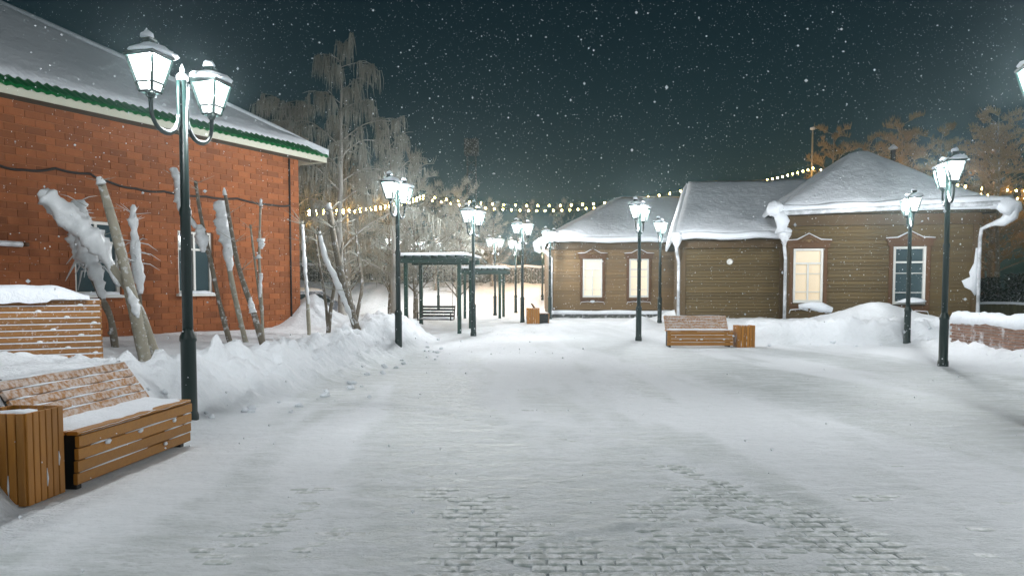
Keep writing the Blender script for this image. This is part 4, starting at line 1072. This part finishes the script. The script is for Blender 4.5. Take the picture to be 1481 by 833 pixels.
# ------------------------------------------------------------------ pergolas with swing
def pergola(label, loc, rz, w_, d_, h, swing, seed):
    root = empty('pergola', loc, rz); tag(root, label, 'pergola', 'green pergolas in the snow'); q = random.Random(seed)
    for (x, y) in ((0,0),(w_,0),(w_,d_),(0,d_)):
        MB().bbox(x-0.065,x+0.065,y-0.065,y+0.065,-0.3,h,0.012).build('post', M['pole_green'], root)
    for y in (0, d_): m = MB(); m.bbox(-0.35,w_+0.35,y-0.05,y+0.05,h+0.002,h+0.16,0.01); m.build('beam', M['pole_green'], root)
    n = 9
    for k in range(n):
        x = -0.25 + (w_+0.5)*k/(n-1)
        b = MB().bbox(x-0.025,x+0.025,-0.35,d_+0.35,h+0.162,h+0.26,0.006).build('rafter', M['pole_green'], root)
    s = MB(); nu, nv = 28, 14; top = []; bot = []
    for j in range(nv+1):
        for i in range(nu+1):
            u, v = i/nu, j/nv; e = min(min(u,1-u)*nu, min(v,1-v)*nv)
            x = -0.34+(w_+0.68)*u; y = -0.42+(d_+0.84)*v
            hh = (0.03 if e < .5 else 0.10) + 0.09*max(0, mnoise.noise(Vector((x*1.2,y*1.2,seed))))
            top.append((x,y,h+0.265+hh)); bot.append((x,y,h+0.262))
    Wd = nu+1; n0 = len(top); f = [(j*Wd+i,j*Wd+i+1,(j+1)*Wd+i+1,(j+1)*Wd+i) for j in range(nv) for i in range(nu)]
    f += [(n0+a,n0+d,n0+c,n0+b) for a,b,c,d in f]
    rim = [i for i in range(Wd)]+[j*Wd+nu for j in range(1,nv+1)]+[nv*Wd+i for i in range(nu-1,-1,-1)]+[j*Wd for j in range(nv-1,0,-1)]
    for a, b in zip(rim, rim[1:]+rim[:1]): f.append((b,a,n0+a,n0+b))
    s.add(top+bot, f); s.build('roof_snow', M['snow'], root, True)
    return root
PG = at(582, 470, 27.0)
pergola('near green pergola with flat slatted snowy roof, left of the square', (-3.80, 27.3, 0.15), R(-8), 1.95, 2.1, 2.42, True, 1)
pergola('far green pergola with lumpy white snow on its roof', (-2.35, 38.0, 0.15), R(-5), 1.75, 1.9, 2.28, False, 2)
sw = empty('swing_seat', (-3.3, 28.0, 0.5)); tag(sw, 'dark metal swing seat hanging in the near pergola', 'swing')
SM = Matrix.Translation((-3.45,27.9,0.42)) @ Matrix.Rotation(R(-12),4,'Z')
for k in range(4): m = MB(SM); m.bbox(0,1.25,0.02+k*0.10,0.10+k*0.10,0.10,0.125,0.004); m.build('seat_slat', M['black'], sw, world=True)
for k in range(4): m = MB(SM); m.bbox(0,1.25,0.44+0.03*k,0.46+0.03*k,0.20+k*0.11,0.28+k*0.11,0.004); m.build('back_slat', M['black'], sw, world=True)
for x in (0.0, 1.25):
    m = MB(SM); m.tube([(x,0.58,0.62),(x,0.42,0.11),(x,-0.02,0.10),(x,-0.04,0.34),(x,0.48,0.36)],0.022,6); m.build('armrest', M['black'], sw, True, world=True)
    m = MB(SM); m.tube([(x,0.25,0.36),(x,0.30,2.15)],0.010,5); m.build('chain', M['black'], sw, True, world=True)
m = MB(SM); m.blob((0.62,0.24,0.135),(0.60,0.22,0.07),14,7,0.25,2,flat=True); m.build('seat_snow', M['snow'], sw, True, world=True)

# ------------------------------------------------------------------ parked car glimpsed past the brick corner
cr = empty('parked_car', (-8.4, 30.5, 0.1), R(12)); tag(cr, 'grey-blue parked car half hidden behind snow past the brick house', 'car')
prof = [(-2.1,0.35),(-2.12,0.75),(-1.95,0.95),(-1.15,1.02),(-0.55,1.42),(0.75,1.45),(1.45,1.02),(2.05,0.92),(2.12,0.6),(2.05,0.35)]
m = MB(); ys = [(-0.82,0.90),(-0.86,1.0),(0.86,1.0),(0.82,0.90)]; vv = []
for (y, k) in ys:
    for (x, z) in prof: vv.append((x*k if abs(x) > 1.5 else x, y*(0.82 if z > 1.2 else 1), z))
n = len(prof); f = [tuple(range(n)), tuple(range(4*n-1,3*n-1,-1))]
for j in range(3):
    for i in range(n): f.append((j*n+(i+1)%n, j*n+i, (j+1)*n+i, (j+1)*n+(i+1)%n))
body = MB().add(vv, f).build('body', M['carpaint'], cr)
for sy in (-1, 1):
    m = MB(); m.add([(-1.05,sy*0.868,1.03),(1.3,sy*0.868,1.03),(0.70,sy*0.75,1.36),(-0.50,sy*0.75,1.34)],[(0,1,2,3)] if sy<0 else [(3,2,1,0)]); m.build('side_window', M['dark_glass'], body)
    for wx in (-1.3, 1.3):
        m = MB(Matrix.Translation((wx, sy*0.80, 0.32)) @ Matrix.Rotation(R(90),4,'X')); m.lathe([(0.20,-0.1),(0.31,-0.1),(0.32,-0.06),(0.32,0.06),(0.31,0.1),(0.20,0.1)],16)
        wh = m.build('wheel', M['rubber'], cr, True); m2 = MB(m.M); m2.lathe([(0.19,-0.11),(0.19,0.11)],12); m2.build('rim', M['zinc'], wh)
m = MB(); m.add([(1.36,-0.66,1.06),(1.36,0.66,1.06),(0.80,0.60,1.42),(0.80,-0.60,1.42)],[(0,1,2,3)]); m.build('windscreen', M['dark_glass'], body)
for sy in (-0.6,0.6): m = MB(); m.blob((2.02,sy,0.72),(0.08,0.16,0.09),8,6,0); m.build('headlight', M['white'], cr, True)
m = MB(); m.blob((0.1,0,1.45),(0.75,0.62,0.16),14,7,0.2,1,flat=True); m.build('roof_snow', M['snow'], cr, True)
m = MB(); m.blob((1.72,0,0.98),(0.38,0.66,0.13),12,7,0.2,2,flat=True); m.build('bonnet_snow', M['snow'], cr, True)

# ------------------------------------------------------------------ trees
def grow(seed, hgt, r0, nb, droop, twn, tw_len, spread, first=0.28, sub=5, tr=0.010, lean=0.0):
    q = random.Random(seed); tk = MB(); cw = MB()
    tp = []; x = y = 0.0; n = 14
    for i in range(n+1):
        t = i/n; tp.append(Vector((x, y, hgt*0.97*t))); x += q.uniform(-.05,.05)*hgt/10 + lean/n; y += q.uniform(-.05,.05)*hgt/10
    tk.tube([tp[0]+Vector((0,0,-0.5))]+tp, [r0*1.2]+[r0*(1-0.93*i/n) for i in range(n+1)], 8, jit=0.05, rg=q)
    ends = []
    for b in range(nb):
        t = first + (1-first)*(b+q.random())/nb; i = min(int(t*n), n-1); p = tp[i].lerp(tp[i+1], t*n-i)
        a = b*2.4 + q.uniform(-.5,.5); L = spread*(1.15-t*0.85)*q.uniform(.7,1.15)
        d = Vector((math.cos(a), math.sin(a), q.uniform(.55,1.25))).normalized(); pts = [p]; v = d.copy(); st = L/6
        for k in range(6):
            v = (v + Vector((q.uniform(-.16,.16), q.uniform(-.16,.16), -droop*0.22*(k/3))) ).normalized(); pts.append(pts[-1]+v*st)
        rb_ = max(0.012, r0*0.32*(1.1-t)); tk.tube(pts, [rb_*(1-0.13*k)+0.004 for k in range(7)], 5, cap=False)
        ends.append(pts)
        for s_ in range(sub):
            k = q.randrange(1, 6); p2 = pts[k]; a2 = a + q.uniform(-1.3,1.3); L2 = L*q.uniform(.25,.5)
            v2 = Vector((math.cos(a2), math.sin(a2), q.uniform(0,.8))).normalized(); sp_ = [p2]
            for kk in range(4):
                v2 = (v2 + Vector((q.uniform(-.2,.2), q.uniform(-.2,.2), -droop*0.28))).normalized(); sp_.append(sp_[-1]+v2*L2/4)
            cw.tube(sp_, [0.016,0.013,0.011,0.009,0.007], 4, cap=False); ends.append(sp_)
    for pts in ends:
        cl = [q.uniform(0.3,1) for _ in range(2)]
        dens = q.choice((0.25,0.7,1.0,1.5))
        for s_ in range(max(2,int(twn*dens))):
            k = min(1.0, max(0.15, q.choice(cl)+q.gauss(0,0.09)))*(len(pts)-1); i = min(int(k), len(pts)-2); p = pts[i].lerp(pts[i+1], k-i)
            L = tw_len*q.uniform(.35,1.1); a = q.uniform(0,2*math.pi); o_ = Vector((math.cos(a), math.sin(a), 0))*q.uniform(.1,.45)
            z_ = Vector((0,0,q.uniform(.1,.6))) if droop < 0.5 else Vector((0,0,q.uniform(-.1,.25)))
            p1 = p+(o_*0.5+z_*0.5)*L*0.6; p2_ = p1+(o_*0.45+Vector((0,0,-droop*0.9 + (0.5 if droop<.5 else 0))))*L*0.5; p3 = p2_+(o_*0.12+Vector((q.uniform(-.1,.1),q.uniform(-.1,.1),-droop + (0.6 if droop<.5 else 0))))*L*0.55
            w1 = tr*q.uniform(.7,1.3)
            cw.tube([p,p1,p2_,p3], [w1*.8,w1,w1,w1*.45], 3, cap=False)
    return tk, cw
def tree_proto(name, tk, cw, bark, twig):
    root = empty(name, (0,0,0)); tk.build('trunk', bark, root, True); cw.build('crown', twig, root, True); return root
specs = []
P_birch = tree_proto('birch_tree', *grow(3, 9.7, 0.16, 24, 0.85, 15, 0.9, 3.2, 0.25, 6, 0.0105), M['birch'], M['twig'])
P_birch2 = tree_proto('birch_tree', *grow(8, 8.0, 0.12, 22, 0.80, 13, 0.85, 2.8, 0.20, 5, 0.0105), M['birch'], M['twig'])
P_bushy = tree_proto('bare_tree', *grow(12, 6.5, 0.11, 34, 0.30, 11, 0.75, 2.5, 0.12, 5, 0.009), M['bark'], M['twig'])
P_gold = tree_proto('bare_tree', *grow(21, 9.5, 0.17, 30, 0.35, 15, 0.8, 3.0, 0.22, 6, 0.011), M['bark_pale'], M['twig_gold'])
used = set()
def plant(proto, x, y, sc_, rz, label, cat='tree', group=None):
    o = proto if proto.name not in used else copy_tree(proto)
    used.add(proto.name)
    o.location = (x, y, H(x, y)-0.05); o.rotation_euler = (0,0,R(rz)); o.scale = (sc_, sc_, sc_)
    tag(o, label, cat, group)
    return o
TG = 'frosted trees behind the pergola'
plant(P_birch, -5.9, 26.5, 0.98, 0, 'tallest drooping frosted birch rising behind the brick house corner', group=TG)
plant(P_birch2, -4.6, 30.0, 1.0, 40, 'drooping frosted birch just left of the near pergola', group=TG)
plant(P_birch2, -8.6, 29.5, 1.02, 150, 'frosted birch partly hidden by the brick house roof end', group=TG)
plant(P_birch, -10.2, 34.0, 1.02, 210, 'frosted birch top showing over the brick house roof', group=TG)
plant(P_birch2, -7.2, 33.5, 1.0, 300, 'frosted birch standing behind the tallest one', group=TG)
plant(P_bushy, -4.3, 34.0, 1.15, 10, 'bushy bare tree directly behind the near pergola', group=TG)
plant(P_bushy, -6.0, 37.5, 1.15, 100, 'bushy bare tree behind the birches on the left', group=TG)
plant(P_bushy, -2.9, 41.5, 1.10, 200, 'bushy bare tree above the near pergola roof, further back', group=TG)
plant(P_bushy, -8.6, 40.0, 1.2, 260, 'bushy bare tree far back left of the birches', group=TG)
FG = 'bare trees far behind the square'
far = [(-5,58,1.1,20),(-2,62,1.0,80),(1.0,60,0.95,140),(4.0,64,1.05,200),(7.5,66,1.1,10),(-9,60,1.2,60),(12,64,1.1,120),(-13,56,1.2,300),(-16,48,1.25,210)]
far2 = [(-7.5,49,1.0,33),(-5.2,51.5,1.05,77),(-3.6,50,0.95,133),(-10.5,47,1.1,190),(-1.4,53,0.9,250)]
nmz2 = ['bare tree behind the far lamps, second from the birches','bare tree between the paired far lamps and the fence','bare tree left of the far pergola by the fence','bare tree deep behind the parked car','bare tree before the shed by the far fence']
for (x, y, s_, r_), nm in zip(far2, nmz2): plant(P_bushy, x, y, s_, r_, nm, group=FG)
nmz = ['far bare tree left of the far pergola','far bare tree behind the far pergola roof','far bare tree over the slatted bin','far bare tree at the tan house left corner','far bare tree hidden behind the tan house roof','far bare tree behind the birch trunks','far bare tree behind the wing roof','far bare tree behind the parked car','far bare tree beyond the brick house']
for (x, y, s_, r_), nm in zip(far, nmz): plant(P_bushy, x, y, s_, r_, nm, group=FG)
GG = 'bare trees lit gold by the string lights'
for (x, y, s_, r_), nm in zip([(20.6,37.0,0.95,0),(22.6,36.0,1.0,70),(24.2,38.5,1.05,160),(19.2,41.0,1.0,250),(26.6,36.5,1.0,20),(21.6,42.5,1.15,310),(24.6,33.6,0.9,200),(23.2,46,1.15,35),(26.5,43,1.1,95),(19.6,47,1.2,140),(29.0,41,1.15,185),(22.0,34.6,0.8,290)],
    ['gold-lit bare tree nearest the brown house downpipe','gold-lit bare tree over the middle bush','gold-lit bare tree at the right edge, farther row','gold-lit bare tree rising behind the chimney','gold-lit bare tree partly cut off by the right edge','gold-lit bare tree at the back, above the string lights','gold-lit bare tree nearest the viewer at the right edge','gold-lit bare tree deepest of those right of the chimney','gold-lit bare tree behind the row at the right edge','gold-lit bare tree farthest back behind the hip roof','gold-lit bare tree outermost on the right','smaller gold-lit bare tree just over the fence bushes']): plant(P_gold, x, y, s_, r_, nm, group=GG)

# ------------------------------------------------------------------ far fence and shed
ff_ = empty('far_fence', (0, 55, 0)); tag(ff_, 'dark board fence with snowy rail closing off the far background', 'fence')
for k in range(150):
    x0 = -16 + k*0.2
    zg = H(x0, 55.0); MB().bbox(x0, x0+0.185, 54.98, 55.02, zg-0.3, zg+1.25+rnd.uniform(-.06,.06), 0.004).build('board', M['fence'], ff_, world=True)
m = MB(); m.tube([(-16+i*1.0,54.97,H(-16+i*1.0,55.0)+1.28+0.03*math.sin(i*1.7)) for i in range(31)],[0.09]*31,6,jit=.2,rg=rnd); m.build('fence_snow', M['snow'], ff_, True, world=True)
sh = empty('shed', (-3.2, 57.5, 1.8)); tag(sh, 'olive shed wall glimpsed behind the far fence', 'shed')
for k in range(16): MB().bbox(-4.6+k*0.22, -4.6+k*0.22+0.21, 57.4, 57.45, 1.6, 4.6, 0.004).build('board', M['olive'], sh, world=True)
MB().box(-4.6,-1.1,57.452,60.0,1.6,4.58).build('wall', M['olive'], sh, world=True)
m = MB(); m.add([(-4.9,57.1,4.62),(-0.8,57.1,4.62),(-0.8,60.3,5.1),(-4.9,60.3,5.1),(-4.9,57.1,4.85),(-0.8,57.1,4.85),(-0.8,60.3,5.35),(-4.9,60.3,5.35)],[(3,2,1,0),(4,5,6,7),(0,1,5,4),(1,2,6,5),(2,3,7,6),(3,0,4,7)]); m.build('roof_snow', M['snow'], sh, world=True)

# ------------------------------------------------------------------ string lights
bulb_me = MB().lathe([(0.012,0.05),(0.022,0.045),(0.040,0.0),(0.034,-0.03),(0.012,-0.05)],8).mesh('bulb', M['bulb'], True)
def strand(label, pts, sag, step=0.42):
    root = empty('string_lights', pts[0]); tag(root, label, 'string lights', 'warm string lights over the square')
    P = [Vector(p) for p in pts]; wire = []
    for i in range(len(P)-1):
        n = 24
        for k in range(n): t = k/n; wire.append(P[i].lerp(P[i+1], t) - Vector((0,0,sag[i]*4*t*(1-t))))
    wire.append(P[-1]); MB().tube(wire, 0.010, 4).build('wire', M['wire'], root, True, world=True)
    acc = 0.0; base = wloc(root)
    for i in range(len(wire)-1):
        l = (wire[i+1]-wire[i]).length; acc += l
        if acc >= step: acc -= step; link('bulb', bulb_me, root, wire[i+1] - base - Vector((0,0,0.06)))
S = [at(436,303,27.5), at(612,282,43), at(1000,272,45), at(1176,242,45)]
strand('upper warm string of bulbs from the brick corner to the pole behind the brown house', S, [0.25,0.75,0.25])
S2 = [at(436,308,27.5), at(612,286,43), at(905,293,46.5)]
strand('lower warm string of bulbs ending behind the tan house roof', S2, [0.2,0.55])
strand('upper warm string of bulbs from the pole out past the right edge', [at(1176,243,45), at(1330,256,40), at(1640,262,33)], [0.1,0.5], 0.40)
strand('lower warm string of bulbs beside the chimney out past the right edge', [at(1250,268,42), at(1370,271,39), at(1640,278,33)], [0.1,0.4], 0.40)
pl = at(1176, 186, 45.0)
po = empty('pole', (pl.x, 45.05, 0.2)); tag(po, 'thin pole rising behind the brown house roof that carries string lights', 'pole')
MB().lathe([(0.09,0),(0.07,5),(0.05,pl.z-0.5),(0.0401,pl.z-0.2)],8).build('shaft', M['bark_pale'], po, True)
m = MB(); m.box(-0.22,0.22,-0.04,0.04,pl.z-2.7,pl.z-2.62); m.build('crossarm', M['bark_pale'], po)
MB().blob((0,0,pl.z-0.2),(0.16,0.16,0.09),10,6,0.2,1).build('snow_cap', M['snow'], po, True)
tw = at(682, 200, 75)
to = empty('mast', (tw.x, 75, 0)); tag(to, 'dim lattice mast far away in the dark sky above the far pergola', 'mast')
for sx, sy in ((-1,-1),(1,-1),(1,1),(-1,1)): m = MB(); m.beam((sx*.5,sy*.5,0),(sx*.4,sy*.4,tw.z),0.1,0.1,(0,1,0)); m.build('leg', M['fence'], to)
for k in range(9):
    z = tw.z*(0.5+k*0.055); m = MB(); m.beam((-.45,-.45,z),(.45,-.45,z+0.6),0.06,0.06); m.beam((.45,-.45,z),(-.45,-.45,z+0.6),0.06,0.06); m.build('brace', M['fence'], to)
m = MB(); m.box(-.7,.7,-.7,.7,tw.z-1.6,tw.z-0.2); m.build('head', M['fence'], to)

# ------------------------------------------------------------------ loose clods of snow
m = MB(); q = random.Random(9)
for k in range(52):
    if k < 40:
        y = q.uniform(8.5, 24); x = float(np.interp(y, LX[:,0], LX[:,1])) + q.gauss(0.1, 0.35)
    elif k < 60: x = q.uniform(7, 13); y = 21.9+q.gauss(0,0.3)
    else: x = q.uniform(-3, 6); y = q.uniform(4.5, 16)
    r = q.uniform(0.02, 0.065); m.blob((x, y, H(x,y)+r*0.3), (r*q.uniform(.8,1.5), r, r*.8), 7, 5, 0.45, k)
tag(m.build('snow_clods', M['snow'], None, True), 'small loose clods of snow scattered along the banks', 'snow clods', kind='stuff')

# ------------------------------------------------------------------ falling snow
rs = np.random.RandomState(5); NF = 42000
c = np.stack([rs.uniform(-14,18,NF), rs.uniform(2.6,30,NF), rs.uniform(0.2,12.5,NF)], 1)
rad = 0.0035 + 0.0055*rs.rand(NF)**2.0
oc = np.array([(1,0,0),(0,1,0),(-1,0,0),(0,-1,0),(0,0,1),(0,0,-1)], float)
st_ = rs.uniform(0.6,1.5,(NF,1,3))
V = (c[:,None,:] + oc[None]*rad[:,None,None]*st_).reshape(-1,3)
tri = np.array([(0,1,4),(1,2,4),(2,3,4),(3,0,4),(1,0,5),(2,1,5),(3,2,5),(0,3,5)])
Fc = (tri[None] + (np.arange(NF)*6)[:,None,None]).reshape(-1,3)
me = bpy.data.meshes.new('falling_snow'); me.vertices.add(len(V)); me.vertices.foreach_set('co', V.ravel())
me.loops.add(Fc.size); me.loops.foreach_set('vertex_index', Fc.ravel()); me.polygons.add(len(Fc))
me.polygons.foreach_set('loop_start', np.arange(0,Fc.size,3)); me.polygons.foreach_set('loop_total', np.full(len(Fc),3)); me.update(); me.validate()
me.materials.append(M['flake'])
tag(link('falling_snow', me), 'fine snowflakes falling through the night air', 'snowfall', kind='stuff')

# ------------------------------------------------------------------ frosty air
HZ = 0.0010
hb = MB().box(-720,720,-720,720,-1.5,17.0)
hm_ = bpy.data.materials.new('frosty air'); hm_.use_nodes = True; tt = hm_.node_tree; tt.nodes.remove(tt.nodes['Principled BSDF'])
pv = tt.nodes.new('ShaderNodeVolumePrincipled'); pv.inputs['Color'].default_value = (0.72,0.95,1.0,1); pv.inputs['Density'].default_value = HZ; pv.inputs['Anisotropy'].default_value = 0.86
tt.links.new(pv.outputs[0], tt.nodes['Material Output'].inputs['Volume'])
tag(hb.build('haze', hm_), 'thin frosty haze glowing around the lamps', 'haze', kind='stuff')
